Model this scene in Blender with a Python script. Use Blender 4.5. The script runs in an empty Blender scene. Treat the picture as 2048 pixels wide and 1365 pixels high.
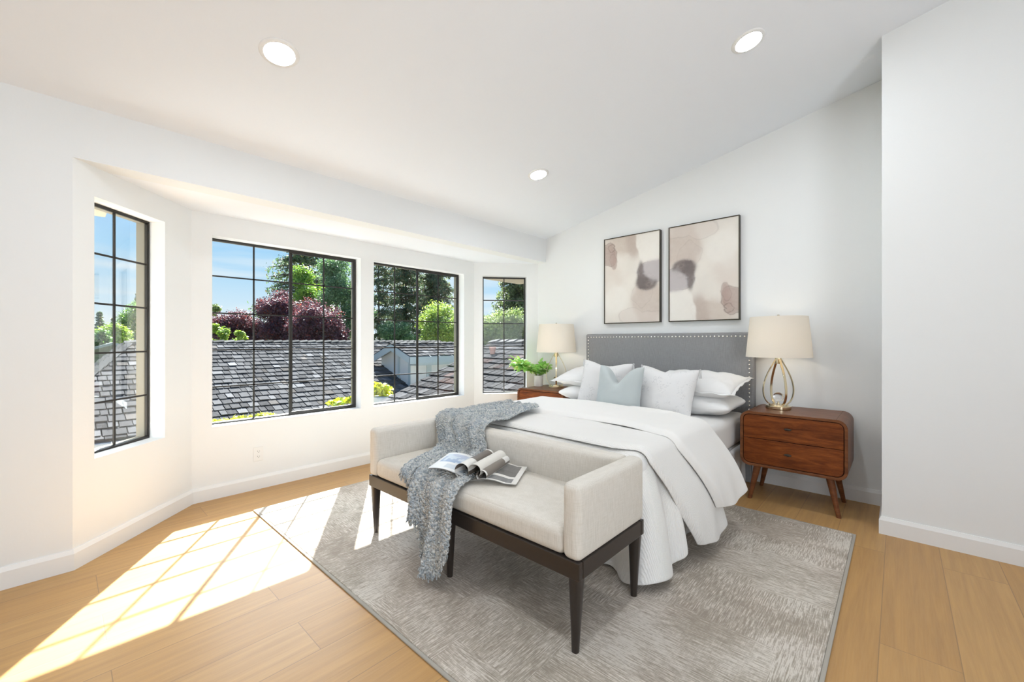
import bpy, bmesh, math, random
import numpy as np
from mathutils import Vector, Matrix, Euler
C = bpy.context.scene.collection
SC = bpy.context.scene
R = math.radians

# ------------------------------------------------------------------ camera
cam = bpy.data.cameras.new('camera'); cam.sensor_width = 36.0; cam.lens = 837.0 / 2048 * 36
cam.clip_start = 0.05; cam.clip_end = 500
camo = bpy.data.objects.new('camera', cam); C.objects.link(camo)
camo.location = (0, 0, 1.2); camo.rotation_euler = (R(90), 0, R(42.7))
SC.camera = camo

# ------------------------------------------------------------------ sky, sun, exposure
SC.view_settings.view_transform = 'Standard'; SC.view_settings.look = 'None'
SC.view_settings.exposure = 0.62; SC.view_settings.gamma = 1.0; SC.view_settings.use_curve_mapping = False
world = bpy.data.worlds.new('sky'); SC.world = world; world.use_nodes = True
wn = world.node_tree.nodes; wl = world.node_tree.links; wn.clear()
def wnode(t, **k):
    n = wn.new(t)
    for a, v in k.items(): setattr(n, a, v)
    return n
w_out = wnode('ShaderNodeOutputWorld'); w_bg = wnode('ShaderNodeBackground')
w_tc = wnode('ShaderNodeTexCoord'); w_sep = wnode('ShaderNodeSeparateXYZ')
wl.new(w_tc.outputs['Generated'], w_sep.inputs[0])
w_ramp = wnode('ShaderNodeValToRGB'); wl.new(w_sep.outputs['Z'], w_ramp.inputs[0])
e = w_ramp.color_ramp.elements
e[0].position = 0.0; e[0].color = (0.80, 0.91, 1.0, 1)
e[1].position = 1.0; e[1].color = (0.10, 0.30, 0.80, 1)
for p, c in ((0.06, (0.72, 0.88, 1.0, 1)), (0.17, (0.38, 0.70, 1.0, 1)), (0.32, (0.20, 0.50, 0.98, 1))):
    q = e.new(p); q.color = c
w_map = wnode('ShaderNodeMapping'); w_map.inputs['Scale'].default_value = (1.2, 1.2, 13.0)
wl.new(w_tc.outputs['Generated'], w_map.inputs[0])
w_noise = wnode('ShaderNodeTexNoise'); w_noise.inputs['Scale'].default_value = 2.2; w_noise.inputs['Detail'].default_value = 5
wl.new(w_map.outputs[0], w_noise.inputs['Vector'])
w_cr = wnode('ShaderNodeValToRGB'); wl.new(w_noise.outputs[0], w_cr.inputs[0])
w_cr.color_ramp.elements[0].position = 0.45; w_cr.color_ramp.elements[0].color = (0, 0, 0, 1)
w_cr.color_ramp.elements[1].position = 0.72; w_cr.color_ramp.elements[1].color = (0.85, 0.85, 0.85, 1)
w_band = wnode('ShaderNodeMapRange'); wl.new(w_sep.outputs['Z'], w_band.inputs[0])
w_band.inputs[1].default_value = 0.30; w_band.inputs[2].default_value = 0.12
w_mul = wnode('ShaderNodeMath', operation='MULTIPLY')
wl.new(w_cr.outputs[0], w_mul.inputs[0]); wl.new(w_band.outputs[0], w_mul.inputs[1])
w_mix = wnode('ShaderNodeMixRGB'); wl.new(w_mul.outputs[0], w_mix.inputs[0])
wl.new(w_ramp.outputs[0], w_mix.inputs[1]); w_mix.inputs[2].default_value = (0.95, 0.98, 1.0, 1)
# bright haze around the sun
w_dot = wnode('ShaderNodeVectorMath', operation='DOT_PRODUCT'); wl.new(w_tc.outputs['Generated'], w_dot.inputs[0])
w_dot.inputs[1].default_value = Vector((-0.869, 0.548, 1.0)).normalized()
w_hz = wnode('ShaderNodeMapRange', interpolation_type='SMOOTHERSTEP'); wl.new(w_dot.outputs['Value'], w_hz.inputs[0])
w_hz.inputs[1].default_value = 0.86; w_hz.inputs[2].default_value = 1.0; w_hz.inputs[4].default_value = 16.0
w_add = wnode('ShaderNodeMixRGB', blend_type='ADD'); w_add.inputs[0].default_value = 1.0
wl.new(w_mix.outputs[0], w_add.inputs[1]); w_hc = wnode('ShaderNodeMixRGB', blend_type='MULTIPLY'); w_hc.inputs[0].default_value = 1.0; wl.new(w_hz.outputs[0], w_hc.inputs[1]); w_hc.inputs[2].default_value = (.88, .94, 1.0, 1)
wl.new(w_hc.outputs[0], w_add.inputs[2])
wl.new(w_add.outputs[0], w_bg.inputs[0]); w_bg.inputs[1].default_value = 0.66
wl.new(w_bg.outputs[0], w_out.inputs[0])

sun = bpy.data.lights.new('sun', 'SUN'); sun.energy = 20.0; sun.angle = R(0.53); sun.color = (1.0, 0.995, 0.975)
suno = bpy.data.objects.new('sun', sun); C.objects.link(suno)
suno.rotation_euler = Vector((-0.869, 0.548, 1.0)).to_track_quat('Z', 'Y').to_euler()
suno.location = (-20, 12, 25)

def area(name, loc, direction, sx, sy, power, col, spread=180):
    l = bpy.data.lights.new(name, 'AREA'); l.shape = 'RECTANGLE'; l.size = sx; l.size_y = sy; l.energy = power; l.color = col
    o = bpy.data.objects.new(name, l); C.objects.link(o); o.location = loc
    o.rotation_euler = Vector(direction).to_track_quat('-Z', 'Y').to_euler(); l.spread = R(spread); return o
# unseen fill light added at the right wall to brighten the room
area('fill_right', (2.26, -.3, 1.35), (-1, .12, .75), 1.8, 1.6, 55, (.90, .95, 1.0))

# ------------------------------------------------------------------ mesh helpers
rng = np.random.default_rng(7)
class MB:
    def __init__(s): s.v = []; s.f = []; s.c = []
    def add(s, vs, fs, col=None):
        o = len(s.v); s.v += [tuple(v) for v in vs]
        for f in fs: s.f.append(tuple(i + o for i in f)); s.c.append(col)
    def box(s, a, b, M=None, col=None):
        x0, y0, z0 = a; x1, y1, z1 = b
        vs = [(x0,y0,z0),(x1,y0,z0),(x1,y1,z0),(x0,y1,z0),(x0,y0,z1),(x1,y0,z1),(x1,y1,z1),(x0,y1,z1)]
        if M is not None: vs = [M @ Vector(v) for v in vs]
        s.add(vs, [(0,3,2,1),(4,5,6,7),(0,1,5,4),(1,2,6,5),(2,3,7,6),(3,0,4,7)], col)
    def prism(s, pts, axis, a, b, M=None, col=None):
        # closed polygon pts (2D) extruded along axis
        n = len(pts)
        def mk(p, t): return {'x': (t, p[0], p[1]), 'y': (p[0], t, p[1]), 'z': (p[0], p[1], t)}[axis]
        vs = [mk(p, a) for p in pts] + [mk(p, b) for p in pts]
        if M is not None: vs = [M @ Vector(v) for v in vs]
        s.add(vs, [tuple(range(n))[::-1], tuple(range(n, 2*n))] + [(i, (i+1) % n, n+(i+1) % n, n+i) for i in range(n)], col)
    def hexa(s, bot, top, col=None):
        s.add(list(bot)+list(top), [(0,3,2,1),(4,5,6,7),(0,1,5,4),(1,2,6,5),(2,3,7,6),(3,0,4,7)], col)
    def lathe(s, prof, cen=(0,0,0), n=32, cap=True, M=None, col=None):
        vs = []; k = len(prof)
        for i in range(n):
            a = 2*math.pi*i/n
            for r, z in prof:
                p = Vector((r*math.cos(a), r*math.sin(a), z))
                if M is not None: p = M @ p
                vs.append((p[0]+cen[0], p[1]+cen[1], p[2]+cen[2]))
        fs = [(i*k+j, ((i+1) % n)*k+j, ((i+1) % n)*k+j+1, i*k+j+1) for i in range(n) for j in range(k-1)]
        if cap:
            fs.append(tuple(i*k for i in range(n))[::-1]); fs.append(tuple(i*k+k-1 for i in range(n)))
        s.add(vs, fs, col)
    def tube(s, pts, rad, n=10, closed=False, flat=None, col=None):
        pts = [Vector(p) for p in pts]; m = len(pts); vs = []
        rr = rad if hasattr(rad, '__len__') else [rad]*m
        up = None
        for i, p in enumerate(pts):
            t = (pts[(i+1) % m]-pts[i-1]) if closed else (pts[min(i+1, m-1)]-pts[max(i-1, 0)])
            if t.length < 1e-9: t = Vector((0, 0, 1))
            t.normalize()
            if up is None: up = Vector((0, 0, 1)) if abs(t.z) < .9 else Vector((1, 0, 0))
            sd = t.cross(up).normalized(); up = sd.cross(t).normalized()
            for j in range(n):
                a = 2*math.pi*j/n
                vs.append(p+sd*(rr[i]*math.cos(a))+up*(rr[i]*math.sin(a)*(flat or 1)))
        L = m if closed else m-1
        fs = [(i*n+j, i*n+(j+1) % n, ((i+1) % m)*n+(j+1) % n, ((i+1) % m)*n+j) for i in range(L) for j in range(n)]
        if not closed: fs += [tuple(range(n))[::-1], tuple((m-1)*n+j for j in range(n))]
        s.add(vs, fs, col)
    def grid(s, P, closed_u=False, col=None):
        nu, nv = P.shape[:2]
        fs = [(i*nv+j, ((i+1) % nu)*nv+j, ((i+1) % nu)*nv+j+1, i*nv+j+1) for i in range(nu if closed_u else nu-1) for j in range(nv-1)]
        s.add(P.reshape(-1, 3).tolist(), fs, col)
    def build(s, name, mat, parent=None, smooth=False, bevel=0, seg=2, loc=None, subsurf=0, solid=0, angle=40, fix=True):
        me = bpy.data.meshes.new(name); me.from_pydata(s.v, [], s.f); me.update()
        if fix:
            bm = bmesh.new(); bm.from_mesh(me); bmesh.ops.recalc_face_normals(bm, faces=bm.faces); bm.to_mesh(me); bm.free()
        if any(c is not None for c in s.c):
            at = me.color_attributes.new('tint', 'FLOAT_COLOR', 'CORNER'); arr = []
            for p, c in zip(me.polygons, s.c): arr += list(tuple(c or (1,1,1))+(1,))*p.loop_total
            at.data.foreach_set('color', arr)
        for m in (mat if isinstance(mat, (list, tuple)) else [mat]): me.materials.append(m)
        if smooth:
            me.polygons.foreach_set('use_smooth', [True]*len(me.polygons))
            if smooth != 'all':
                try: me.set_sharp_from_angle(angle=R(angle))
                except Exception: pass
        o = bpy.data.objects.new(name, me); C.objects.link(o)
        if parent is not None:
            o.parent = parent
            if loc is None: o.matrix_parent_inverse = Matrix.Translation(-Vector(parent.location)) if parent.rotation_euler.z == 0 else parent.matrix_basis.inverted()
        if loc is not None: o.location = loc
        if solid: m = o.modifiers.new('thickness', 'SOLIDIFY'); m.thickness = solid; m.offset = 0
        if bevel:
            m = o.modifiers.new('bevel', 'BEVEL'); m.width = bevel; m.segments = seg; m.limit_method = 'ANGLE'; m.angle_limit = R(35)
        if subsurf: m = o.modifiers.new('smooth', 'SUBSURF'); m.levels = m.render_levels = subsurf
        return o
def tag(o, label, cat, group=None, kind=None):
    o['label'] = label; o['category'] = cat
    if group: o['group'] = group
    if kind: o['kind'] = kind
    return o
def thing(name, label, cat, loc=(0,0,0), rz=0, group=None):
    o = bpy.data.objects.new(name, None); C.objects.link(o); o.location = loc; o.rotation_euler = (0,0,rz); o.empty_display_size = .1
    return tag(o, label, cat, group)
def struct(o): o['kind'] = 'structure'; return o

# ------------------------------------------------------------------ materials
MATS = {}
def mat(name, col=(.8,.8,.8), rough=.5, metal=0.0, spec=.5, **kw):
    m = bpy.data.materials.new(name); m.use_nodes = True
    b = m.node_tree.nodes['Principled BSDF']
    b.inputs['Base Color'].default_value = tuple(col)+(1,); b.inputs['Roughness'].default_value = rough
    b.inputs['Metallic'].default_value = metal; b.inputs['Specular IOR Level'].default_value = spec
    for k, v in kw.items(): b.inputs[k].default_value = v
    MATS[name] = m; return m
class NT:
    def __init__(s, m): s.m = m; s.t = m.node_tree; s.b = s.t.nodes.get('Principled BSDF')
    def n(s, t, **k):
        x = s.t.nodes.new(t)
        for a, v in k.items():
            if a.startswith('i_'): x.inputs[int(a[2:]) if a[2:].isdigit() else a[2:].replace('_', ' ')].default_value = v
            else: setattr(x, a, v)
        return x
    def l(s, a, b): s.t.links.new(a, b)
    def coord(s, kind='Object', scale=(1,1,1), rot=(0,0,0), loc=(0,0,0)):
        tc = s.n('ShaderNodeTexCoord'); mp = s.n('ShaderNodeMapping')
        mp.inputs['Scale'].default_value = scale; mp.inputs['Rotation'].default_value = rot; mp.inputs['Location'].default_value = loc
        s.l(tc.outputs[kind], mp.inputs[0]); return mp.outputs[0]
    def noise(s, vec, scale=5, detail=3, rough=.5, dist=0):
        x = s.n('ShaderNodeTexNoise'); x.inputs['Scale'].default_value = scale; x.inputs['Detail'].default_value = detail
        x.inputs['Roughness'].default_value = rough; x.inputs['Distortion'].default_value = dist
        if vec is not None: s.l(vec, x.inputs['Vector'])
        return x.outputs[0]
    def ramp(s, fac, stops, interp='LINEAR'):
        x = s.n('ShaderNodeValToRGB'); x.color_ramp.interpolation = interp; e = x.color_ramp.elements
        while len(e) < len(stops): e.new(.5)
        for q, (p, c) in zip(e, stops):
            q.position = p; q.color = (tuple(c) if hasattr(c, '__len__') else (c,c,c))+(1,)
        s.l(fac, x.inputs[0]); return x.outputs[0]
    def mix(s, fac, a, b, mode='MIX'):
        x = s.n('ShaderNodeMixRGB', blend_type=mode)
        for i, v in ((0, fac), (1, a), (2, b)):
            if isinstance(v, (int, float)): x.inputs[i].default_value = v
            elif isinstance(v, tuple): x.inputs[i].default_value = v+(1,)
            else: s.l(v, x.inputs[i])
        return x.outputs[0]
    def math(s, op, a, b=0):
        x = s.n('ShaderNodeMath', operation=op)
        for i, v in ((0, a), (1, b)):
            if isinstance(v, (int, float)): x.inputs[i].default_value = v
            else: s.l(v, x.inputs[i])
        return x.outputs[0]
    def bump(s, h, strength=.3, dist=.01):
        x = s.n('ShaderNodeBump'); x.inputs['Strength'].default_value = strength; x.inputs['Distance'].default_value = dist
        s.l(h, x.inputs['Height']); s.l(x.outputs[0], s.b.inputs['Normal'])
    def color(s, o): s.l(o, s.b.inputs['Base Color'])

def build_materials():
    m = mat('wall_paint', (.858,.872,.874), .75, spec=.25); t = NT(m); v = t.coord()
    t.bump(t.noise(v, 90, 2), .06, .004)
    m = mat('ceiling_paint', (.875,.905,.95), .8, spec=.2); t = NT(m); t.bump(t.noise(t.coord(), 70, 2), .06, .004)
    mat('trim_white', (.87,.87,.86), .4, spec=.4)
    # oak vinyl planks running along Y
    m = mat('oak_planks', rough=.40, spec=.32); t = NT(m); v = t.coord(rot=(0,0,R(90)), loc=(.13,.055,0))
    br = t.n('ShaderNodeTexBrick', offset=.37, squash=1.0); t.l(v, br.inputs[0])
    for k, x in (('Scale',1),('Mortar Size',.0016),('Mortar Smooth',.1),('Bias',0),('Brick Width',1.52),('Row Height',.228)): br.inputs[k].default_value = x
    br.inputs['Color1'].default_value = (0,0,0,1); br.inputs['Color2'].default_value = (1,1,1,1); br.inputs['Mortar'].default_value = (.5,.5,.5,1)
    base = t.ramp(br.outputs[0], [(0,(.525,.295,.105)),(.5,(.55,.315,.115)),(1,(.575,.338,.128))])
    v2 = t.coord(scale=(14,.7,1)); off = t.n('ShaderNodeVectorMath', operation='ADD'); t.l(v2, off.inputs[0])
    sc = t.n('ShaderNodeVectorMath', operation='SCALE'); t.l(br.outputs[0], sc.inputs[0]); sc.inputs['Scale'].default_value = 37; t.l(sc.outputs[0], off.inputs[1])
    g1 = t.noise(off.outputs[0], 2.2, 6, .6, .6); g2 = t.noise(t.coord(scale=(60,2.0,1)), 3, 4, .7)
    col = t.mix(t.ramp(g1, [(.32,0.0),(.72,.55)]), base, (.34,.19,.08))
    col = t.mix(t.ramp(g2, [(.40,.0),(.75,.22)]), col, (.60,.40,.20))
    col = t.mix(t.math('MULTIPLY', br.outputs[1], .6), col, (.22,.14,.08))
    t.color(col); t.bump(t.math('SUBTRACT', 1.0, br.outputs[1]), .25, .002)
    mat('bronze_metal', (.040,.037,.034), .4, .5)
    mat('exterior_trim', (.22,.20,.155), .8, spec=.1)
    # clear glass
    m = bpy.data.materials.new('clear_glass'); m.use_nodes = True; t = NT(m); t.t.nodes.clear()
    o = t.n('ShaderNodeOutputMaterial'); tr = t.n('ShaderNodeBsdfTransparent'); gl = t.n('ShaderNodeBsdfGlossy'); gl.inputs['Roughness'].default_value = .01
    tr.inputs[0].default_value = (.965,.98,.975,1); gl.inputs[0].default_value = (1,1,1,1)
    fr = t.n('ShaderNodeFresnel'); fr.inputs[0].default_value = 1.45; mx = t.n('ShaderNodeMixShader')
    t.l(t.math('MULTIPLY', fr.outputs[0], .2), mx.inputs[0]); t.l(tr.outputs[0], mx.inputs[1]); t.l(gl.outputs[0], mx.inputs[2]); t.l(mx.outputs[0], o.inputs[0]); MATS['clear_glass'] = m
    # upholstery linen
    def linen(name, c1, c2, sc=420, st=.22, rough=.9):
        m = mat(name, rough=rough, spec=.2); t = NT(m)
        a = t.noise(t.coord(scale=(1,1,.06)), sc, 2); b = t.noise(t.coord(scale=(.06,.06,1)), sc, 2)
        s = t.math('ADD', t.math('MULTIPLY', a, .65), t.math('MULTIPLY', b, .35))
        t.color(t.ramp(s, [(.36,c1),(.64,c2)])); t.bump(s, st, .002); return m
    linen('bench_linen', (.645,.605,.535), (.75,.71,.65), 330, .12)
    linen('headboard_fabric', (.25,.25,.255), (.31,.31,.315), 380)
    mat('espresso_wood', (.030,.022,.018), .34, spec=.5)
    m = mat('warm_bulb', (1,1,1)); NT(m).b.inputs['Emission Color'].default_value = (1,.87,.70,1); NT(m).b.inputs['Emission Strength'].default_value = 22.0
    mat('nickel', (.78,.76,.72), .22, 1.0)
    m = mat('gold_metal', (.83,.72,.50), .16, 1.0)
    mat('crystal', (1,1,1), .02, 0, **{'Transmission Weight': 1.0, 'IOR': 1.5})
    # lamp shade : translucent linen
    m = mat('shade_linen', (.92,.885,.82), .9, spec=.1); t = NT(m); t.b.inputs['Transmission Weight'].default_value = 0
    tl = t.n('ShaderNodeBsdfTranslucent'); tl.inputs[0].default_value = (.92,.86,.76,1); mx = t.n('ShaderNodeMixShader'); mx.inputs[0].default_value = .35
    t.l(t.b.outputs[0], mx.inputs[1]); t.l(tl.outputs[0], mx.inputs[2]); t.l(mx.outputs[0], t.t.nodes['Material Output'].inputs[0])
    t.bump(t.noise(t.coord(scale=(1,1,.1)), 300, 2), .15, .001)
    # walnut
    def walnut(name, dark, mid, lite, sc):
        m = mat(name, rough=.36, spec=.28); t = NT(m)
        a = t.noise(t.coord(scale=sc), 3.0, 6, .62, 1.3); b = t.noise(t.coord(scale=tuple(x*4 for x in sc)), 6, 5, .65, .4)
        s = t.math('ADD', t.math('MULTIPLY', a, .7), t.math('MULTIPLY', b, .3))
        t.color(t.ramp(s, [(.34,dark),(.5,mid),(.66,lite)])); t.bump(b, .05, .001)
    walnut('walnut_front', (.075,.018,.004), (.185,.046,.009), (.30,.088,.018), (.9,1.2,7.0))
    walnut('walnut_case', (.090,.030,.012), (.175,.062,.023), (.25,.096,.038), (.9,5.0,5.0))
    mat('dark_gap', (.012,.006,.004), .7)
    mat('knob_bronze', (.055,.045,.035), .45, .5)
    # white bedding
    def cloth(name, c, sc, st, rough=.95, wave=None):
        m = mat(name, c, rough, spec=.12); t = NT(m); h = t.noise(t.coord(), sc, 4, .6)
        if wave:
            w = t.n('ShaderNodeTexWave', bands_direction='Y'); t.l(t.coord(), w.inputs[0]); w.inputs['Scale'].default_value = wave; w.inputs['Distortion'].default_value = 3.0
            w.inputs['Detail'].default_value = 3; w.inputs['Detail Scale'].default_value = 1.6; h = t.math('ADD', t.math('MULTIPLY', w.outputs['Fac'], .8), t.math('MULTIPLY', h, .3))
        t.bump(h, st, .004); return m
    cloth('duvet_cotton', (.88,.862,.832), 60, .55, wave=42)
    cloth('fold_cotton', (.86,.843,.815), 40, .22)
    cloth('sheet_cotton', (.80,.79,.775), 30, .15)
    cloth('pillow_cotton', (.85,.845,.835), 26, .22)
    m = cloth('mattress_cotton', (.72,.70,.67), 30, .1)
    # jacquard cushion: pale ground, faint silver leaf clusters
    m = mat('jacquard', rough=.85, spec=.2); t = NT(m); v = t.coord()
    cl = t.noise(v, 11, 1); sp = t.n('ShaderNodeTexVoronoi', feature='F1'); t.l(t.coord(scale=(1,1,1.6)), sp.inputs[0]); sp.inputs['Scale'].default_value = 62
    spot = t.math('MULTIPLY', t.ramp(sp.outputs[0], [(.25,1.0),(.5,0.0)]), t.ramp(cl, [(.53,0.0),(.62,1.0)]))
    t.color(t.mix(t.math('MULTIPLY', spot, .38), (.78,.77,.765), (.47,.47,.48))); t.bump(t.noise(v, 200, 2), .15, .002)
    m = mat('blue_velvet', (.505,.55,.55), .8, spec=.2, **{'Sheen Weight': .5, 'Sheen Roughness': .4}); t = NT(m); t.bump(t.noise(t.coord(), 240, 2), .1, .002)
    mat('tassel_grey', (.60,.60,.60), .9)
    # chunky throw
    m = mat('throw_knit', rough=1.0, spec=.05); t = NT(m); v = t.coord()
    vo = t.n('ShaderNodeTexVoronoi', feature='F1'); t.l(v, vo.inputs[0]); vo.inputs['Scale'].default_value = 105
    rs = t.n('ShaderNodeSeparateColor'); t.l(vo.outputs['Color'], rs.inputs[0])
    c1 = t.ramp(rs.outputs[0], [(0,(.36,.41,.45)),(.25,(.54,.59,.62)),(.58,(.70,.72,.72)),(1,(.86,.86,.83))])
    c2 = t.mix(t.ramp(t.noise(v, 9, 2), [(.54,0.0),(.70,.45)]), c1, (.34,.43,.53))
    c2 = t.mix(t.ramp(t.noise(v, 6, 2), [(.5,0.0),(.7,.35)]), c2, (.60,.585,.53))
    t.color(c2); t.bump(t.math('ADD', t.math('SUBTRACT', 1.0, t.math('MULTIPLY', vo.outputs[0], 1.6)), t.math('MULTIPLY', t.noise(v, 260, 2), .4)), .9, .012)
    # distressed rug: patches of streaks along X or Y
    m = mat('rug_wool', rough=1.0, spec=.05); t = NT(m); v = t.coord()
    br = t.n('ShaderNodeTexVoronoi', feature='F1', distance='CHEBYCHEV'); t.l(t.coord(scale=(1,1,.01)), br.inputs[0]); br.inputs['Scale'].default_value = 3.0; br.inputs['Randomness'].default_value = .8
    rc = t.n('ShaderNodeSeparateColor'); t.l(br.outputs['Color'], rc.inputs[0])
    sx = t.noise(t.coord(scale=(9,150,1)), 1.6, 3, .5); sy = t.noise(t.coord(scale=(150,9,1)), 1.6, 3, .5)
    fac = t.ramp(rc.outputs[0], [(.45,0.0),(.55,1.0)]); st = t.mix(fac, sx, sy)
    tone = t.noise(v, 2.2, 5, .6, .5)
    grain = t.noise(v, 75, 2, .6)
    k = t.math('ADD', t.math('ADD', st, t.math('MULTIPLY', t.math('SUBTRACT', grain, .5), .28)), t.math('MULTIPLY', t.math('SUBTRACT', tone, .5), .75))
    base = t.mix(t.ramp(t.noise(v, 1.3, 3), [(.4,0.0),(.62,1.0)]), (.50,.445,.375), (.555,.46,.395))
    t.color(t.ramp(k, [(.36,(.295,.255,.205)),(.46,(.405,.36,.30)),(.54,(.505,.455,.39)),(.62,(.72,.675,.605))]))
    lk = t.b.inputs['Base Color'].links[0].from_socket
    t.color(t.mix(.28, lk, base)); t.bump(st, .35, .004)
    mat('rug_binding', (.40,.37,.32), .9)
    mat('ceramic_white', (.84,.82,.79), .35)
    mat('soil', (.05,.035,.025), .9)
    mat('plastic_white', (.85,.85,.84), .3); mat('socket_dark', (.05,.05,.05), .5)
    mat('frame_bronze', (.050,.040,.026), .35, .55)
    m = mat('led_glow', (1,1,1)); t = NT(m); t.b.inputs['Emission Color'].default_value = (.91,.96,1,1); t.b.inputs['Emission Strength'].default_value = 118.0
    # leaves and barks with tint attribute
    def leafy(name, trans=.35, rough=.5):
        m = mat(name, rough=rough, spec=.3); t = NT(m); a = t.n('ShaderNodeAttribute', attribute_name='tint'); t.color(a.outputs['Color'])
        tl = t.n('ShaderNodeBsdfTranslucent'); t.l(t.mix(1.0, a.outputs['Color'], (1.15,1.2,.85), 'MULTIPLY'), tl.inputs[0]); mx = t.n('ShaderNodeMixShader'); mx.inputs[0].default_value = trans
        t.l(t.b.outputs[0], mx.inputs[1]); t.l(tl.outputs[0], mx.inputs[2]); t.l(mx.outputs[0], t.t.nodes['Material Output'].inputs[0])
    leafy('tree_leaf'); leafy('house_leaf', .3, .35)
    mat('bark', (.10,.075,.055), .9)
    # weathered cedar shakes
    m = mat('cedar_shake', rough=.8, spec=0); t = NT(m); a = t.n('ShaderNodeAttribute', attribute_name='tint')
    n1 = t.noise(t.coord(), 22, 4, .65); t.color(t.mix(t.ramp(n1, [(.35,0.0),(.75,.45)]), a.outputs['Color'], (.14,.135,.135)))
    t.bump(t.noise(t.coord(), 45, 3), .5, .01)
    mat('fascia_paint', (.33,.37,.365), .7); mat('house_stucco', (.50,.50,.48), .85); mat('gutter_paint', (.50,.50,.47), .5); mat('soffit_paint', (.42,.36,.26), .8)
    m = mat('ground_cover', rough=1); t = NT(m); t.color(t.ramp(t.noise(t.coord(), 1.2, 4), [(.35,(.06,.09,.03)),(.65,(.17,.17,.09))]))
    mat('stone_trough', (.55,.56,.55), .9); mat('terracotta', (.42,.23,.18), .8); mat('bounce_pale', (.72,.71,.68), .9); mat('sage_siding', (.20,.21,.17), .9, spec=.1)
build_materials()
def M_(n): return MATS[n]
# ================================================================== THE ROOM
XA, YB, XBAY = -3.18, 4.06, -3.82          # window wall, headboard wall, bay front (inner faces)
XR, YF = 2.30, -2.60                       # right wall, wall behind the camera
ZB = 2.165                                 # bay ceiling / header underside
def zc(x): return 2.45 + .2105*(x-XA)      # sloped ceiling
def plain(name, pts, axis, a, b, m='wall_paint'):
    mb = MB(); mb.prism(pts, axis, a, b); return struct(mb.build(name, M_(m)))
# floor and ceilings
mb = MB(); mb.box((-4.05, YF-.15, -.12), (XR+.15, YB+.15, 0)); struct(mb.build('floor', M_('oak_planks')))
plain('ceiling', [(XA-.15, zc(XA-.15)), (XR+.15, zc(XR+.15)), (XR+.15, zc(XR+.15)+.12), (XA-.15, zc(XA-.15)+.12)], 'y', YF-.15, YB+.15, 'ceiling_paint')
mb = MB(); mb.prism([(XA-.1501, .04), (XA-.1501, YB+.10), (-3.51, YB+.12), (-4.02, 3.60), (-4.02, .60), (-3.40, -.06)], 'z', ZB, ZB+.10); struct(mb.build('ceiling_bay', M_('ceiling_paint')))
# window wall left of the bay
mb = MB()
mb.box((XA-.15, YF, 0), (XA, .05, 2.45)); mb.box((XA-.15, .05, ZB), (XA, YB, 2.45))
struct(mb.build('wall_left', M_('wall_paint')))
# headboard wall, the jutting wall at the right, rear and right walls
plain('wall_back', [(-3.50, 0), (.05, 0), (.05, zc(.05)), (XA, 2.45), (XA, ZB+.05), (-3.50, ZB+.05)], 'y', YB, YB+.15)
mb = MB(); mb.prism([(-.075, 0), (XR, 0), (XR, zc(XR)), (-.075, zc(-.075))], 'y', 3.483, YB-.001); struct(mb.build('wall_right_return', M_('wall_paint')))
mb = MB()
for a, b in (((YF, 0), (-1.2, 3.7)), ((.6, 0), (3.483, 3.7)), ((-1.2, 0), (.6, .5)), ((-1.2, 2.2), (.6, 3.7))): mb.box((XR, a[0], a[1]), (XR+.15, b[0], b[1]))  # opening made to hold the unseen fill light
struct(mb.build('wall_right', M_('wall_paint')))
plain('wall_front', [(XA-.15, 0), (XR, 0), (XR, zc(XR)), (XA-.15, zc(XA-.15))], 'y', YF-.15, YF)

# ---- bay walls with window openings: local frame s along the wall, d outward, z up
def frame_of(p0, p1):
    u = Vector((p1[0]-p0[0], p1[1]-p0[1], 0)); L = u.length; u.normalize(); n = Vector((-u.y, u.x, 0))   # outward = left of direction of travel
    return Matrix(((u.x, n.x, 0, p0[0]), (u.y, n.y, 0, p0[1]), (0, 0, 1, 0), (0, 0, 0, 1))), L
def bay_wall(name, p0, p1, openings, z0, z1, ext0=0, ext1=0, T=.16):
    M, L = frame_of(p0, p1); mb = MB(); s = 0
    xs = [-0.0] + [q for o in openings for q in o] + [L]
    # solid strips between openings
    for i in range(0, len(xs), 2):
        a, b = xs[i], xs[i+1]
        e0 = -ext0 if i == 0 else 0; e1 = ext1 if i == len(xs)-2 else 0
        lo = [(a, 0), (b, 0), (b+e1, T), (a+e0, T)]
        mb.prism(lo, 'z', 0, ZB, M)
    for a, b in openings:
        mb.prism([(a, 0), (b, 0), (b, T), (a, T)], 'z', 0, z0, M); mb.prism([(a, 0), (b, 0), (b, T), (a, T)], 'z', z1, ZB, M)
    bm_o = struct(mb.build(name, M_('wall_paint'))); return M, L
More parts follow.
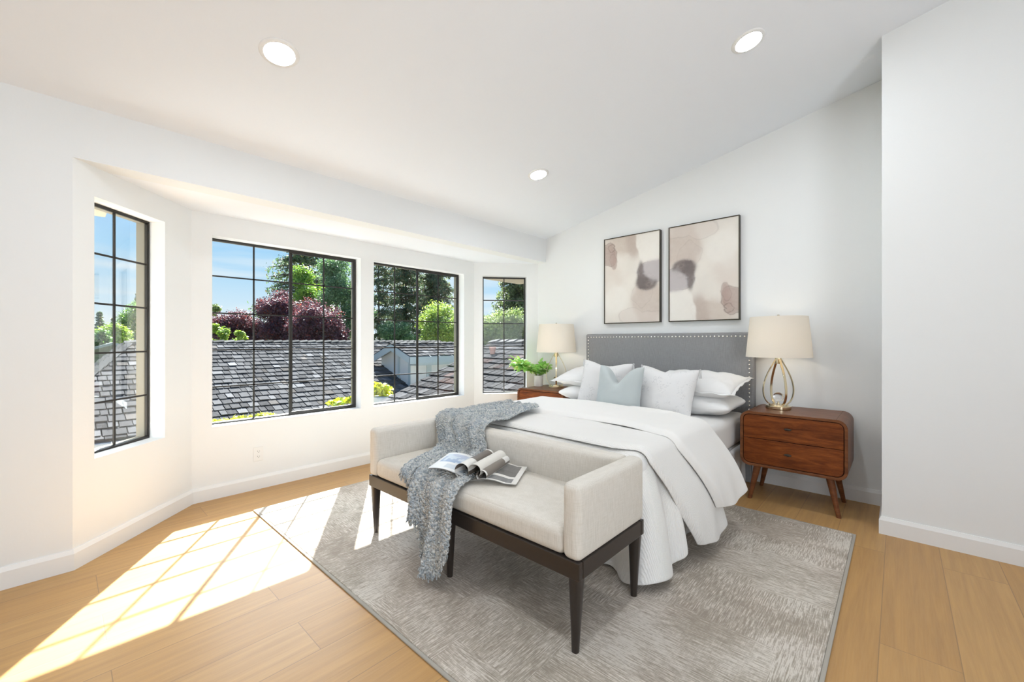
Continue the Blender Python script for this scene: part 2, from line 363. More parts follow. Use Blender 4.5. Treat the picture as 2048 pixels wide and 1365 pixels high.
def window(n, label, M, a, b, z0, z1, sashes, label2=None, rows=5):
    """dark metal window set .085 back in its opening; sashes = list of (s0, s1, depth offset, slides)"""
    root = bpy.data.objects.new('window_%d' % n, None); C.objects.link(root); root.location = M @ Vector((a, .1, z0)); root['kind'] = 'structure'
    root['label'] = label; root['category'] = 'window'
    D0, D1, w = .098, .122, .013
    mb = MB()
    for (x0, x1, y0, y1) in ((a, b, z0, z0+w), (a, b, z1-w, z1), (a, a+w, z0+w, z1-w), (b-w, b, z0+w, z1-w)): mb.box((x0, D0, y0), (x1, D1, y1), M)
    mb.build('window_frame', M_('bronze_metal'), root, bevel=.003)
    for k, (s0, s1, off, slides) in enumerate(sashes):
        sw = .022 if slides else .006; d0 = D0+.004+off; d1 = d0+.018; y0, y1 = z0+w*.8, z1-w*.8
        mb = MB()
        for (x0, x1, q0, q1) in ((s0, s1, y0, y0+sw), (s0, s1, y1-sw, y1), (s0, s0+sw, y0+sw, y1-sw), (s1-sw, s1, y0+sw, y1-sw)): mb.box((x0, d0, q0), (x1, d1, q1), M)
        sa = mb.build('sash', M_('bronze_metal'), root, bevel=.003)
        mb = MB(); g0, g1, h0, h1 = s0+sw, s1-sw, y0+sw, y1-sw; gm = (d0+d1)/2
        mb.box(((g0+g1)/2-.006, gm-.004, h0), ((g0+g1)/2+.006, gm+.004, h1), M)
        for r in range(1, rows):
            z = z0+(z1-z0)*r/rows; mb.box((g0, gm-.004, z-.0055), (g1, gm+.004, z+.0055), M)
        mb.build('muntin_grid', M_('bronze_metal'), sa)
        mb = MB(); mb.box((g0-.004, gm-.0015, h0-.004), (g1+.004, gm+.0015, h1+.004), M); mb.build('glass_pane', M_('clear_glass'), sa)
    mb = MB()
    for (x0, x1, y0, y1) in ((a-.06, b+.06, z0-.07, z0), (a-.06, b+.06, z1, z1+.07), (a-.06, a, z0, z1), (b, b+.06, z0, z1)): mb.box((x0, .1605, y0), (x1, .178, y1), M)
    for (x0, x1, y0, y1) in ((a, b, z0, z0+.010), (a, b, z1-.010, z1), (a, a+.010, z0+.01, z1-.01), (b-.010, b, z0+.01, z1-.01)): mb.box((x0, D1+.0005, y0), (x1, .1775, y1), M)
    mb.build('exterior_casing', M_('exterior_trim'), root)
    return root
PL, PR = (XBAY, .665), (XBAY, 3.455)
Z0, Z1 = .548, 2.002
# travel direction chosen so that 'left of travel' points outdoors
Mc, Lc = bay_wall('wall_bay_center', PL, PR, [(.125, 1.318), (1.455, 2.628)], Z0, Z1, .07, .07)
ML, LL = bay_wall('wall_bay_left', (XA, .05), PL, [(.122, .632)], Z0, Z1, 0, .07)
MR, LR = bay_wall('wall_bay_right', PR, (-3.305, YB), [(.105, .652)], Z0, Z1, .07, 0)
window(1, 'narrow black grid window on the angled wall at the left end of the bay', ML, .122, .632, Z0, Z1, [(.122+.011, .632-.011, 0, False)])
window(2, 'wide black sliding grid window left in the bay front', Mc, .125, 1.318, Z0, Z1, [(.125+.011, .738, .010, False), (.704, 1.318-.011, -.008, True)])
window(3, 'wide black sliding grid window right in the bay front, behind the bench', Mc, 1.455, 2.628, Z0, Z1, [(1.455+.011, 2.058, .010, False), (2.024, 2.628-.011, -.008, True)])
window(4, 'narrow black grid window on the angled wall beside the left nightstand', MR, .105, .652, Z0, Z1, [(.105+.011, .652-.011, 0, False)])

# ---- baseboards with eased top edge
def baseboard(name, p0, p1, h=.108, t=.014, e0=0, e1=0):
    M, L = frame_of(p0, p1); mb = MB()     # room side = -d
    prof = [(0, 0), (-t, 0), (-t, h-.022), (-t*.55, h-.006), (-t*.4, h), (0, h)]
    vs = [M @ Vector((-e0*(-p[0]/t)*-1*0 - (e0 if p[0] < 0 else 0)*(p[0]/-t), p[0], p[1])) for p in prof] + [M @ Vector((L+(e1 if p[0] < 0 else 0)*(p[0]/-t), p[0], p[1])) for p in prof]
    n = len(prof); mb.add(vs, [tuple(range(n)), tuple(range(n, 2*n))[::-1]] + [(i, (i+1) % n, n+(i+1) % n, n+i) for i in range(n)])
    return struct(mb.build(name, M_('trim_white')))
baseboard('baseboard_left', (XA, YF), (XA, .05), e1=.006)
baseboard('baseboard_bay_left', (XA, .05), PL, e0=.006, e1=-.006)
baseboard('baseboard_bay_center', PL, PR, e0=-.006, e1=-.006)
baseboard('baseboard_bay_right', PR, (-3.305, YB), e0=-.006)
baseboard('baseboard_back', (-3.305, YB), (-.075, YB))
baseboard('baseboard_return', (-.075, YB), (-.075, 3.483), e1=.014)
baseboard('baseboard_right', (-.075, 3.483), (XR, 3.483), e0=.014)

# ---- recessed lights in the sloped ceiling
TILT = Matrix.Rotation(-math.atan(.2105), 4, 'Y')
def downlight(x, y, label):
    z = zc(x); M = Matrix.Translation((x, y, z)) @ TILT
    t = thing('recessed_light', label, 'ceiling light', (x, y, z), group='round recessed ceiling lights')
    mb = MB(); mb.lathe([(.068, -.004), (.070, -.0085), (.084, -.0075), (.090, -.003), (.091, -.0005), (.068, -.0005)], n=48, cap=False, M=M, cen=(0,0,0))
    # lathe rotates about local z, M places it
    mb.build('trim_ring', M_('trim_white'), t, smooth=True)
    mb = MB(); mb.lathe([(.0685, -.0045), (.0685, -.0015)], n=48, M=M); mb.build('diffuser', M_('led_glow'), t)
downlight(-2.273, .749, 'largest glowing round recessed light, in the ceiling above the left windows')
downlight(-.654, 2.776, 'glowing round recessed light in the ceiling high above the right table lamp')
downlight(-2.282, 2.807, 'smallest glowing round recessed light, near the low end of the ceiling by the pictures')

downlight(-.654, .749, 'added recessed fill light, out of view in the ceiling over the front of the rug')  # extra fixture out of view, added to brighten the room

# ---- wall outlet
t = thing('wall_outlet', 'white duplex power outlet low on the bay wall under the wide left window', 'outlet', (XBAY, 1.10, .283))
mb = MB(); mb.box((XBAY, 1.065, .226), (XBAY+.006, 1.137, .340)); mb.build('cover_plate', M_('plastic_white'), t, bevel=.003)
for zz in (.262, .304):
    mb = MB(); mb.prism([(1.101+.017*math.cos(a), zz+.0145*math.sin(a)) for a in np.linspace(0, 2*math.pi, 20, endpoint=False)], 'x', XBAY+.006, XBAY+.0085)
    s = mb.build('socket', M_('plastic_white'), t)
    mb = MB(); mb.box((XBAY+.0086, 1.0935, zz-.002), (XBAY+.009, 1.0955, zz+.007)); mb.box((XBAY+.0086, 1.1065, zz-.001), (XBAY+.009, 1.1085, zz+.006)); mb.box((XBAY+.0086, 1.0985, zz-.009), (XBAY+.009, 1.1035, zz-.005))
    mb.build('slot', M_('socket_dark'), s)
# ================================================================== FURNITURE
def soft_box(a, b, r, crown=(0,0,0,0,0,0), n=10, puff=None):
    """rounded box between corners a and b; crown = bulge of -x,+x,-y,+y,-z,+z faces"""
    a = np.array(a, float); b = np.array(b, float); c = (a+b)/2; h = (b-a)/2
    rr = min(r, h.min()*.999); bm = bmesh.new(); cache = {}
    def ticks(k):
        q = rr/h[k]; e = 1-np.cos(np.linspace(0, np.pi/2, 5))*1.0
        lo = -1+q*(1-np.cos(np.linspace(0, np.pi/2, 6))); mid = np.linspace(-1+q, 1-q, n)[1:-1]
        return np.concatenate([lo, mid, -lo[::-1]])
    T = [ticks(k) for k in range(3)]
    def vert(p):
        key = tuple(np.round(p, 5))
        if key in cache: return cache[key]
        q = np.array(p)*h; inn = np.clip(q, -(h-rr), h-rr); d = q-inn; L = np.linalg.norm(d)
        w = inn + (d/L*rr if L > 1e-9 else 0)
        u = np.array(p)
        for k in range(3):
            i, j = (k+1) % 3, (k+2) % 3; f = (1-u[i]**2)*(1-u[j]**2)
            if u[k] < 0: w[k] -= crown[2*k]*f*(-u[k])
            else: w[k] += crown[2*k+1]*f*u[k]
        if puff is not None: w = puff(w, u)
        cache[key] = bm.verts.new(w+c); return cache[key]
    for k in range(3):
        i, j = (k+1) % 3, (k+2) % 3
        for sgn in (-1, 1):
            ti, tj = T[i], T[j]
            for x in range(len(ti)-1):
                for y in range(len(tj)-1):
                    vs = []
                    for (p, q) in ((ti[x], tj[y]), (ti[x+1], tj[y]), (ti[x+1], tj[y+1]), (ti[x], tj[y+1])):
                        t = [0,0,0]; t[k] = sgn; t[i] = p; t[j] = q; vs.append(vert(t))
                    vs = vs if sgn > 0 else vs[::-1]
                    if len(set(vs)) == 4:
                        try: bm.faces.new(vs)
                        except ValueError: pass
    return bm
def bm_obj(name, bm, m, parent=None, smooth=True):
    bmesh.ops.recalc_face_normals(bm, faces=bm.faces)
    me = bpy.data.meshes.new(name); bm.to_mesh(me); bm.free(); me.materials.append(m)
    if smooth: me.polygons.foreach_set('use_smooth', [True]*len(me.polygons))
    o = bpy.data.objects.new(name, me); C.objects.link(o)
    if parent is not None: o.parent = parent; o.matrix_parent_inverse = parent.matrix_basis.inverted()
    return o
def leg_taper(mb, x, y, z0, z1, w0, w1, x0=None, y0=None, n=14, sq=0):
    """tapered leg from (x0,y0,z0) up to (x,y,z1)"""
    x0 = x if x0 is None else x0; y0 = y if y0 is None else y0
    k = 8; P = []
    for i in range(k+1):
        t = i/k; r = w0+(w1-w0)*t; cx, cy, cz = x0+(x-x0)*t, y0+(y-y0)*t, z0+(z1-z0)*t
        ring = []
        for j in range(n):
            a = 2*math.pi*(j+.5)/n; ca, sa = math.cos(a), math.sin(a)
            f = 1/max(abs(ca), abs(sa)) if sq else 1; f = 1+(f-1)*sq*t
            ring.append((cx+r*ca*f, cy+r*sa*f, cz))
        P.append(ring)
    vs = [p for ring in P for p in ring]
    mb.add(vs, [(i*n+j, i*n+(j+1) % n, (i+1)*n+(j+1) % n, (i+1)*n+j) for i in range(k) for j in range(n)] + [tuple(range(n))[::-1], tuple(k*n+j for j in range(n))])

# ---- area rug
rug = thing('area_rug', 'large distressed grey and beige woven rug under the bench and bed', 'rug', (-1.76, 2.13, 0))
mb = MB(); mb.box((-3.325, .945, .0005), (-.205, 3.315, .011)); mb.build('rug_field', M_('rug_wool'), rug, bevel=.004)
mb = MB()
for a, b in (((-3.34, .93), (-.19, .9449)), ((-3.34, 3.3151), (-.19, 3.33)), ((-3.34, .945), (-3.3251, 3.315)), ((-.2049, .945), (-.19, 3.315))): mb.box((a[0], a[1], .0005), (b[0], b[1], .009))
mb.build('bound_edge', M_('rug_binding'), rug, bevel=.003)

# ---- upholstered bench
BX0, BX1, BY0, BY1 = -2.425, -.87, 1.31, 1.855
RUG = .011
bench = thing('bench', 'greige upholstered bench with low arms and back on dark tapered legs', 'bench', (-1.65, 1.58, 0))
bm_obj('seat', soft_box((BX0+.075, BY0+.002, .366), (BX1-.075, BY1-.07, .478), .035, (0,0,.004,0,0,.022), 16), M_('bench_linen'), bench)
bm_obj('backrest', soft_box((BX0+.074, BY1-.095, .366), (BX1-.074, BY1, .658), .03, (0,0,.012,.004,0,.002), 14), M_('bench_linen'), bench)
for x0, x1, c in ((BX0, BX0+.082, (0,.008,0,0,0,.002)), (BX1-.082, BX1, (.008,.004,.004,0,0,.002))):
    bm_obj('armrest', soft_box((x0, BY0, .366), (x1, BY1, .660), .028, c, 12), M_('bench_linen'), bench)
mb = MB(); T = .03
for a, b in (((BX0, BY0), (BX1, BY0+T)), ((BX0, BY1-T), (BX1, BY1)), ((BX0, BY0+T), (BX0+T, BY1-T)), ((BX1-T, BY0+T), (BX1, BY1-T))): mb.box((a[0]+.002, a[1]+.002, .300), (b[0]-.002, b[1]-.002, .368))
mb.box((BX0+T, BY0+T, .335), (BX1-T, BY1-T, .366)); mb.build('rail', M_('espresso_wood'), bench, bevel=.003)
for x in (BX0+.032, -1.665, BX1-.032):
    for y in (BY0+.032, BY1-.032):
        mb = MB(); leg_taper(mb, x, y, RUG+.0005, .335, .0145, .0275, x0=x-(.006 if x > -1 else -.006 if x < -2 else 0), sq=.9, n=16); mb.build('leg', M_('espresso_wood'), bench, smooth=True, angle=50)

# ---- bed
bed = thing('bed', 'queen bed with grey nailhead headboard against the back wall', 'bed', (-1.71, 3.0, 0))
HX0, HX1, HY0, HY1, HZ = -2.532, -.888, 3.945, 4.03, 1.275
hb = bm_obj('headboard', soft_box((HX0, HY0, .30), (HX1, HY1, HZ), .016, (0,0,.006,0,0,0), 10), M_('headboard_fabric'), bed)
IN = .034; nail0 = None
def nail(x, z, r=.0088):
    global nail0
    if nail0 is None:
        mb = MB(); mb.lathe([(r, 0), (r*.92, -.003), (r*.6, -.006), (r*.01, -.0072)], n=12, cap=False, M=Matrix.Rotation(-math.pi/2, 4, 'X'))
        nail0 = mb.build('nailhead', M_('nickel'), hb, smooth=True, loc=(x, HY0-.001, z)); nail0.matrix_parent_inverse = hb.matrix_basis.inverted(); return
    o = nail0.copy(); o.location = (x, HY0-.001, z); C.objects.link(o)
for x in np.linspace(HX0+IN, HX1-IN, 47): nail(x, HZ-IN)
for z in np.arange(HZ-IN-.0343, .62, -.0343): nail(HX0+IN, z); nail(HX1-IN, z)
for x in (HX0+.06, HX1-.06):
    mb = MB(); mb.box((x-.035, HY0+.02, .002), (x+.035, HY1-.02, .31)); mb.build('headboard_post', M_('headboard_fabric'), bed, bevel=.004)
bm_obj('box_base', soft_box((-2.465, 2.005, .14), (-.955, 3.925, .36), .025, n=8), M_('mattress_cotton'), bed)
for x in (-2.38, -1.04):
    for y in (2.10, 3.80): mb = MB(); mb.lathe([(.025, RUG+.001 if y < 3.3 else .001), (.025, .15)], (x, y, 0), 16); mb.build('leg', M_('espresso_wood'), bed, smooth=True)
mt = bm_obj('mattress', soft_box((-2.475, 1.995, .36), (-.945, 3.935, .600), .05, (0,0,0,0,0,.012), 12), M_('sheet_cotton'), bed)

# ---- nightstands
def rrect(x0, x1, z0, z1, r, corners=(1,1,1,1), n=8):
    pts = []
    for k, (cx, cz, a0, px, pz) in enumerate(((x0+r, z0+r, math.pi, x0, z0), (x1-r, z0+r, 1.5*math.pi, x1, z0), (x1-r, z1-r, 0, x1, z1), (x0+r, z1-r, .5*math.pi, x0, z1))):
        if corners[k]: pts += [(cx+r*math.cos(a0+t), cz+r*math.sin(a0+t)) for t in np.linspace(0, math.pi/2, n)]
        else: pts.append((px, pz))
    return pts
def nightstand(x0, x1, label):
    y0, y1, z0, z1 = 3.53, 4.015, .265, .672
    t = thing('nightstand', label, 'nightstand', ((x0+x1)/2, 3.75, 0))
    out = rrect(x0, x1, z0, z1, .062); inn = rrect(x0+.019, x1-.019, z0+.019, z1-.019, .045); n = len(out)
    mb = MB(); vs = [(p[0], y, p[1]) for y in (y0, y1) for p in out] + [(p[0], y, p[1]) for y in (y0, y1) for p in inn]
    fs = []
    for i in range(n):
        j = (i+1) % n; fs += [(i, j, n+j, n+i), (2*n+j, 2*n+i, 3*n+i, 3*n+j), (j, i, 2*n+i, 2*n+j), (n+i, n+j, 3*n+j, 3*n+i)]
    mb.add(vs, fs); mb.build('case', M_('walnut_case'), t, smooth=True, bevel=.0025, angle=30)
    mb = MB(); mb.prism(rrect(x0+.0188, x1-.0188, z0+.0188, z1-.0188, .045), 'y', y0+.03, y1-.004); mb.build('carcass_interior', M_('dark_gap'), t)
    mid = (z0+z1)/2+.004; g = .0042
    for k, (a, b, cor) in enumerate(((mid+g/2, z1-.0232, (0,0,1,1)), (z0+.0232, mid-g/2, (1,1,0,0)))):
        mb = MB(); mb.prism(rrect(x0+.0232, x1-.0232, a, b, .041, cor), 'y', y0+.006, y0+.0295)
        d = mb.build('drawer', M_('walnut_front'), t, bevel=.0015)
        mb = MB(); cx = (x0+x1)/2-.012; cz = (a+b)/2+.006
        mb.lathe([(.0005,0),(.006,.001),(.0085,.006),(.009,.010),(.007,.0145),(.0005,.016)], n=16, cap=False, M=Matrix.Translation((cx, y0-.004, cz)) @ Matrix.Diagonal((2.6, 1, 1, 1)) @ Matrix.Rotation(math.pi/2, 4, 'X'))
        mb.lathe([(.004, 0), (.004, .012)], n=10, M=Matrix.Translation((cx, y0+.0055, cz)) @ Matrix.Rotation(math.pi/2, 4, 'X'))
        mb.build('knob', M_('knob_bronze'), d, smooth=True)
    for sx, x in ((-1, x0+.105), (1, x1-.105)):
        for y, fy in ((y0+.075, y0+.055), (y1-.075, y1-.055)):
            mb = MB(); leg_taper(mb, x, y, .0008, z0+.004, .0135, .0255, x0=x+sx*.052, y0=fy, n=18); mb.build('leg', M_('walnut_case'), t, smooth=True, angle=50)
    for x in (x0+.062,  x1-.062): mb = MB(); mb.box((x-.0006, y0+.003, z1-.0005), (x+.0006, y1-.003, z1+.0004)); mb.build('top_seam', M_('dark_gap'), t)
    return t
nightstand(-.888, -.243, 'walnut nightstand with two drawers on splayed legs, right of the bed')
nightstand(-3.178, -2.540, 'walnut nightstand left of the bed under the plant, beside the bay window')

# ---- table lamps
def table_lamp(x, y, z, label):
    t = thing('table_lamp', label, 'lamp', (x, y, z))
    c = (x, y, z)
    mb = MB(); mb.lathe([(.0, .0005), (.084, .0005), (.086, .003), (.086, .021), (.083, .0245), (.066, .026), (.064, .033), (.0, .034)], c, 48, cap=False); mb.build('base', M_('gold_metal'), t, smooth=True, angle=30)
    def prof(u):   # pear outline, u 0 bottom .. 1 top
        P = [(.046, .030), (.105, .055), (.128, .150), (.090, .265), (.040, .330), (.018, .385)]
        n = len(P)-1; r = zz = 0
        for k, (a, b) in enumerate(P):
            w = math.comb(n, k)*u**k*(1-u)**(n-k); r += a*w; zz += b*w
        return r*1.12, zz
    for k in range(4):
        a = R(-53.4+90*k); ca, sa = math.cos(a), math.sin(a); P = []
        for u in np.linspace(0, 1, 28):
            r, zz = prof(u); r2, z2 = prof(min(u+.01, 1)); r1, z1 = prof(max(u-.01, 0)); tx, tz = r2-r1, z2-z1; L = math.hypot(tx, tz); nx, nz = -tz/L*.0028, tx/L*.0028
            ring = []
            for (dn, w) in ((-1, -.0085), (-1, .0085), (1, .0085), (1, -.0085)):
                rr = r+nx*dn; ring.append((x+rr*ca-w*sa, y+rr*sa+w*ca, z+zz+nz*dn))
            P.append(ring)
        mb = MB(); vs = [p for ring in P for p in ring]; m = len(P)
        mb.add(vs, [(i*4+j, i*4+(j+1) % 4, (i+1)*4+(j+1) % 4, (i+1)*4+j) for i in range(m-1) for j in range(4)]+[(0,1,2,3), tuple(4*m-4+j for j in range(4))])
        mb.build('rib', M_('gold_metal'), t, smooth=True, angle=50, bevel=.0012)
    mb = MB(); mb.lathe([(.0, .0335), (.012, .034), (.010, .040), (.006, .046), (.006, .054)], c, 16, cap=False); mb.build('ball_stem', M_('gold_metal'), t, smooth=True)
    mb = MB(); mb.lathe([(.037*math.sin(q)+1e-4, .090-.037*math.cos(q)) for q in np.linspace(0, math.pi, 17)], c, 28, cap=False); mb.build('crystal_ball', M_('crystal'), t, smooth='all')
    mb = MB(); mb.lathe([(.0, .348), (.020, .350), (.023, .356), (.023, .396), (.019, .402), (.011, .404), (.011, .430), (.016, .432), (.016, .475), (.0, .478)], c, 24, cap=False); mb.build('socket', M_('gold_metal'), t, smooth=True, angle=30)
    mb = MB(); mb.lathe([(.022*math.sin(q)+1e-4, .515-.036*math.cos(q)) for q in np.linspace(0, math.pi, 13)], c, 20, cap=False); mb.build('bulb', M_('warm_bulb'), t, smooth='all')
    h0, h1 = .402, .716; mb = MB()
    prof2 = [(.224, h0), (.2235, h0+.004), (.195, h1-.003), (.1945, h1), (.1925, h1), (.193, h1-.004), (.2215, h0+.004), (.222, h0)]
    vs = []; n = 72; k = len(prof2)
    for i in range(n):
        a = 2*math.pi*i/n; vs += [(x+r*math.cos(a), y+r*math.sin(a), z+q) for r, q in prof2]
    mb.add(vs, [(i*k+j, ((i+1) % n)*k+j, ((i+1) % n)*k+(j+1) % k, i*k+(j+1) % k) for i in range(n) for j in range(k)])
    sh = mb.build('lamp_shade', M_('shade_linen'), t, smooth=True, angle=60)
    mb = MB()
    for q in range(3):
        a = R(20+120*q); mb.tube([(x, y, z+h1-.012), (x+.1935*math.cos(a), y+.1935*math.sin(a), z+h1-.006)], .0018, 6)
    mb.tube([(x+.034*math.cos(q), y+.004, z+.44+.262*math.sin(q)) for q in np.linspace(0, math.pi, 14)], .0016, 6)
    mb.build('harp', M_('nickel'), sh)
    mb = MB(); mb.lathe([(.0, h1-.014), (.009, h1-.013), (.009, h1+.000), (.004, h1+.003), (.008, h1+.008), (.0095, h1+.014), (.006, h1+.019), (.0, h1+.020)], c, 18, cap=False); mb.build('finial', M_('nickel'), t, smooth=True)
    return t
table_lamp(-.688, 3.815, .6725, 'gold pear-cage table lamp with cream shade on the right nightstand')
table_lamp(-2.840, 3.815, .6725, 'gold pear-cage table lamp with cream shade on the left nightstand, behind the plant')

# ---- potted plant
def leaf_pts(L, w, fold, curl):
    """small folded leaf along +x"""
    prof = [(0, 0), (.22, .75), (.45, 1.0), (.70, .72), (.88, .32), (1, 0)]
    mid = [(L*u, 0, -curl*L*u*u) for u, _ in prof]
    lf = [(L*u, w/2*k, -curl*L*u*u+fold*w*k) for u, k in prof[1:-1]]; rt = [(L*u, -w/2*k, -curl*L*u*u+fold*w*k) for u, k in prof[1:-1]]
    v = mid+lf+rt; n = len(prof); f = []
    for i in range(n-1):
        l0 = n+i-1 if i > 0 else None; l1 = n+i if i < n-2 else None; r0 = n+4+i-1 if i > 0 else None; r1 = n+4+i if i < n-2 else None
        f.append(tuple(q for q in (i, i+1, l1, l0) if q is not None)); f.append(tuple(q for q in (i+1, i, r0, r1) if q is not None))
    return v, f
px_, py_, pz_ = -3.085, 3.80, .6725
pl = thing('potted_plant', 'leafy green plant in a small white pot on the left nightstand', 'plant', (px_, py_, pz_))
mb = MB(); mb.lathe([(.0, .0005), (.047, .0005), (.0495, .004), (.053, .122), (.0525, .126), (.048, .126), (.047, .110), (.0, .108)], (px_, py_, pz_), 36, cap=False); pot = mb.build('pot', M_('ceramic_white'), pl, smooth=True, angle=40)
mb = MB(); mb.lathe([(.0, .112), (.0465, .112)], (px_, py_, pz_), 24, cap=False); mb.build('soil', M_('soil'), pot)
prnd = random.Random(5); sb = MB(); lb = MB()
V3 = Vector
for k in range(58):
    # sprays lean toward the bay (left in the photo) and the room
    side = prnd.random()
    az = R(prnd.uniform(150, 262)) if side < .60 else R(prnd.uniform(-75, 150))
    lean = prnd.uniform(.55, 1.55) if side < .60 else prnd.uniform(.15, .85)
    L = prnd.uniform(.20, .36) if side < .60 else prnd.uniform(.17, .29)
    if math.cos(az) > 0.2: L *= .8
    if math.sin(az) > .3: L *= .62
    d0 = V3((math.cos(az)*.55, math.sin(az)*.55, .8)).normalized(); d1 = V3((math.cos(az)*lean, math.sin(az)*lean, .50-lean*.45)).normalized()
    P = [V3((px_+.02*math.cos(az), py_+.02*math.sin(az), pz_+.112))]
    N = 9
    for i in range(N):
        u = i/(N-1); P.append(P[-1]+(d0.lerp(d1, u)).normalized()*(L/N))
    sb.tube(P, [.0022-.0013*i/N for i in range(N+1)], 5, col=(.20,.30,.08))
    for i in range(2, N+1):
        for sgn in ((-1, 1) if i < N else (0,)):
            if prnd.random() < .12: continue
            tdir = (P[i]-P[i-1]).normalized(); sd = tdir.cross(V3((0,0,1))).normalized()
            dv = (tdir*.7+sd*sgn*.9+V3((0,0,prnd.uniform(-.25,.35)))).normalized()
            up = V3((prnd.uniform(-.5,.5), prnd.uniform(-.5,.5), 1)); yv = up.cross(dv).normalized(); zv = dv.cross(yv)
            lv, lf = leaf_pts(prnd.uniform(.052, .086), prnd.uniform(.038, .058), .18, prnd.uniform(0, .5))
            g = prnd.random(); yel = side < .6 and prnd.random() < .35
            col = (.52+.25*g, .70+.2*g, .18+.1*g) if yel else (.24+.22*g, .52+.25*g, .13+.1*g)
            if prnd.random() < .05: col = (.80, .82, .62)
            lb.add([P[i]+dv*q[0]+yv*q[1]+zv*q[2] for q in lv], lf, col)
st = sb.build('stems', M_('house_leaf'), pl, smooth=True); lb.build('foliage', M_('house_leaf'), pl, smooth='all', fix=False)

# ---- the two pictures
def vnoise(x, y, seed, oct=4, rough=.5):
    r = np.random.default_rng(seed); tot = np.zeros_like(x); amp = 1; nrm = 0
    for o in range(oct):
        n = 4*2**o+3; g = r.random((n, n)); fx = (x*2**o*3) % (n-2); fy = (y*2**o*3) % (n-2)
        i = fx.astype(int); j = fy.astype(int); u = fx-i; v = fy-j; u = u*u*(3-2*u); v = v*v*(3-2*v)
        tot += amp*((g[i,j]*(1-u)+g[i+1,j]*u)*(1-v)+(g[i,j+1]*(1-u)+g[i+1,j+1]*u)*v); nrm += amp; amp *= rough
    return tot/nrm
def art_mesh(w, h):
    nx, ny = 190, 270; X, Y = np.meshgrid(np.linspace(0, 1, nx), np.linspace(0, 1, ny), indexing='ij')   # u right, v up
    n1 = vnoise(X, Y*1.45, 11)-.5; n2 = vnoise(X+.3, Y*1.45+.2, 12)-.5; n3 = vnoise(X*2.2, Y*3, 13, 4, .6)-.5; n4 = vnoise(X*.9+.05, Y*1.3, 19, 6, .75)-.5
    U = X+n1*.20+n3*.035; V = Y+n2*.18+n3*.035
    c = np.ones((nx, ny, 3))*np.array((.80, .755, .695)); c *= (1+.10*n1+.10*n4)[..., None]
    def blob(col, d, soft, alpha, edge=0):
        nonlocal c
        soft = soft*.55; a = (1/(1+np.exp(np.clip(d/soft, -40, 40)))*alpha*(1+1.1*n4)).clip(0, 1); c = c*(1-a[..., None])+np.array(col)*a[..., None]
        if edge: q = np.exp(-(d/.0045)**2)*edge*(.4+2.2*(n4+.3).clip(0, 1)).clip(0, 1); c = c*(1-q[..., None])+np.array((.20,.15,.13))*q[..., None]
    ell = lambda cx, cy, rx, ry, p=2: (np.abs((U-cx)/rx)**p+np.abs((V-cy)/ry)**p)**(1/p)*min(rx, ry)-min(rx, ry)
    blob((.62,.53,.46), ell(.38, .98, .36, .20), .035, .75)
    blob((.50,.41,.36), ell(.55, .93, .13, .17), .05, .6)
    blob((.86,.825,.77), ell(.83, .92, .22, .30), .012, .85)
    blob((.70,.61,.55), ell(.16, .52, .22, .14), .05, .55)
    blob((.42,.31,.27), ell(.04, .80, .17, .14), .012, .8, .55); blob((.46,.35,.31), ell(.13, .72, .07, .09), .012, .8, .3)
    blob((.52,.42,.37), ell(.10, .875, .09, .035), .008, .25, .5)
    blob((.60,.51,.45), ell(.83, .22, .30, .24), .03, .8); blob((.60,.52,.47), ell(.70, .33, .17, .12), .02, .5, .12)
    blob((.70,.62,.57), ell(.62, .04, .38, .12), .012, .5, .16)
    blob((.86,.83,.78), ell(.22, .30, .24, .18), .03, .6)
    U = X+n3*.04+n1*.03; V = Y+n3*.04+n2*.03
    blob((.50,.465,.47), ell(.88, .56, .26, .12), .01, .92, .3)
    blob((.185,.155,.15), ell(.78, .45, .18, .095), .012, .95); blob((.20,.17,.165), ell(.675, .55, .055, .125), .012, .85)
    blob((.54,.50,.505), ell(.92, .585, .185, .115), .014, .95)
    s = np.clip(vnoise(X*9+Y*4, Y*2, 15, 3)-.50, 0, 1)*ell(.60, .60, .10, .10).clip(-.09, 0)*-9; s = s.clip(0, .7)
    c = c*(1-s[..., None])+np.array((.85,.82,.80))*s[..., None]
    P = np.stack([(X-.5)*w, np.zeros_like(X), (Y-.5)*h], -1)
    me = bpy.data.meshes.new('canvas'); vs = P.reshape(-1, 3).tolist()
    me.from_pydata(vs, [], [(i*ny+j, (i+1)*ny+j, (i+1)*ny+j+1, i*ny+j+1) for i in range(nx-1) for j in range(ny-1)])
    at = me.color_attributes.new('tint', 'FLOAT_COLOR', 'POINT'); at.data.foreach_set('color', np.concatenate([c.clip(0, 1), np.ones((nx, ny, 1))], -1).ravel()); me.materials.append(M_('canvas_paint')); return me
m = mat('canvas_paint', rough=.7, spec=.3); t_ = NT(m); a_ = t_.n('ShaderNodeAttribute', attribute_name='tint'); t_.color(a_.outputs['Color']); t_.bump(t_.noise(t_.coord(), 500, 2), .1, .001)
m = mat('paper', rough=.35, spec=.4); t_ = NT(m); a_ = t_.n('ShaderNodeAttribute', attribute_name='tint'); t_.color(a_.outputs['Color'])
PW, PH = .626, .916
canvas = art_mesh(PW-.016, PH-.016)
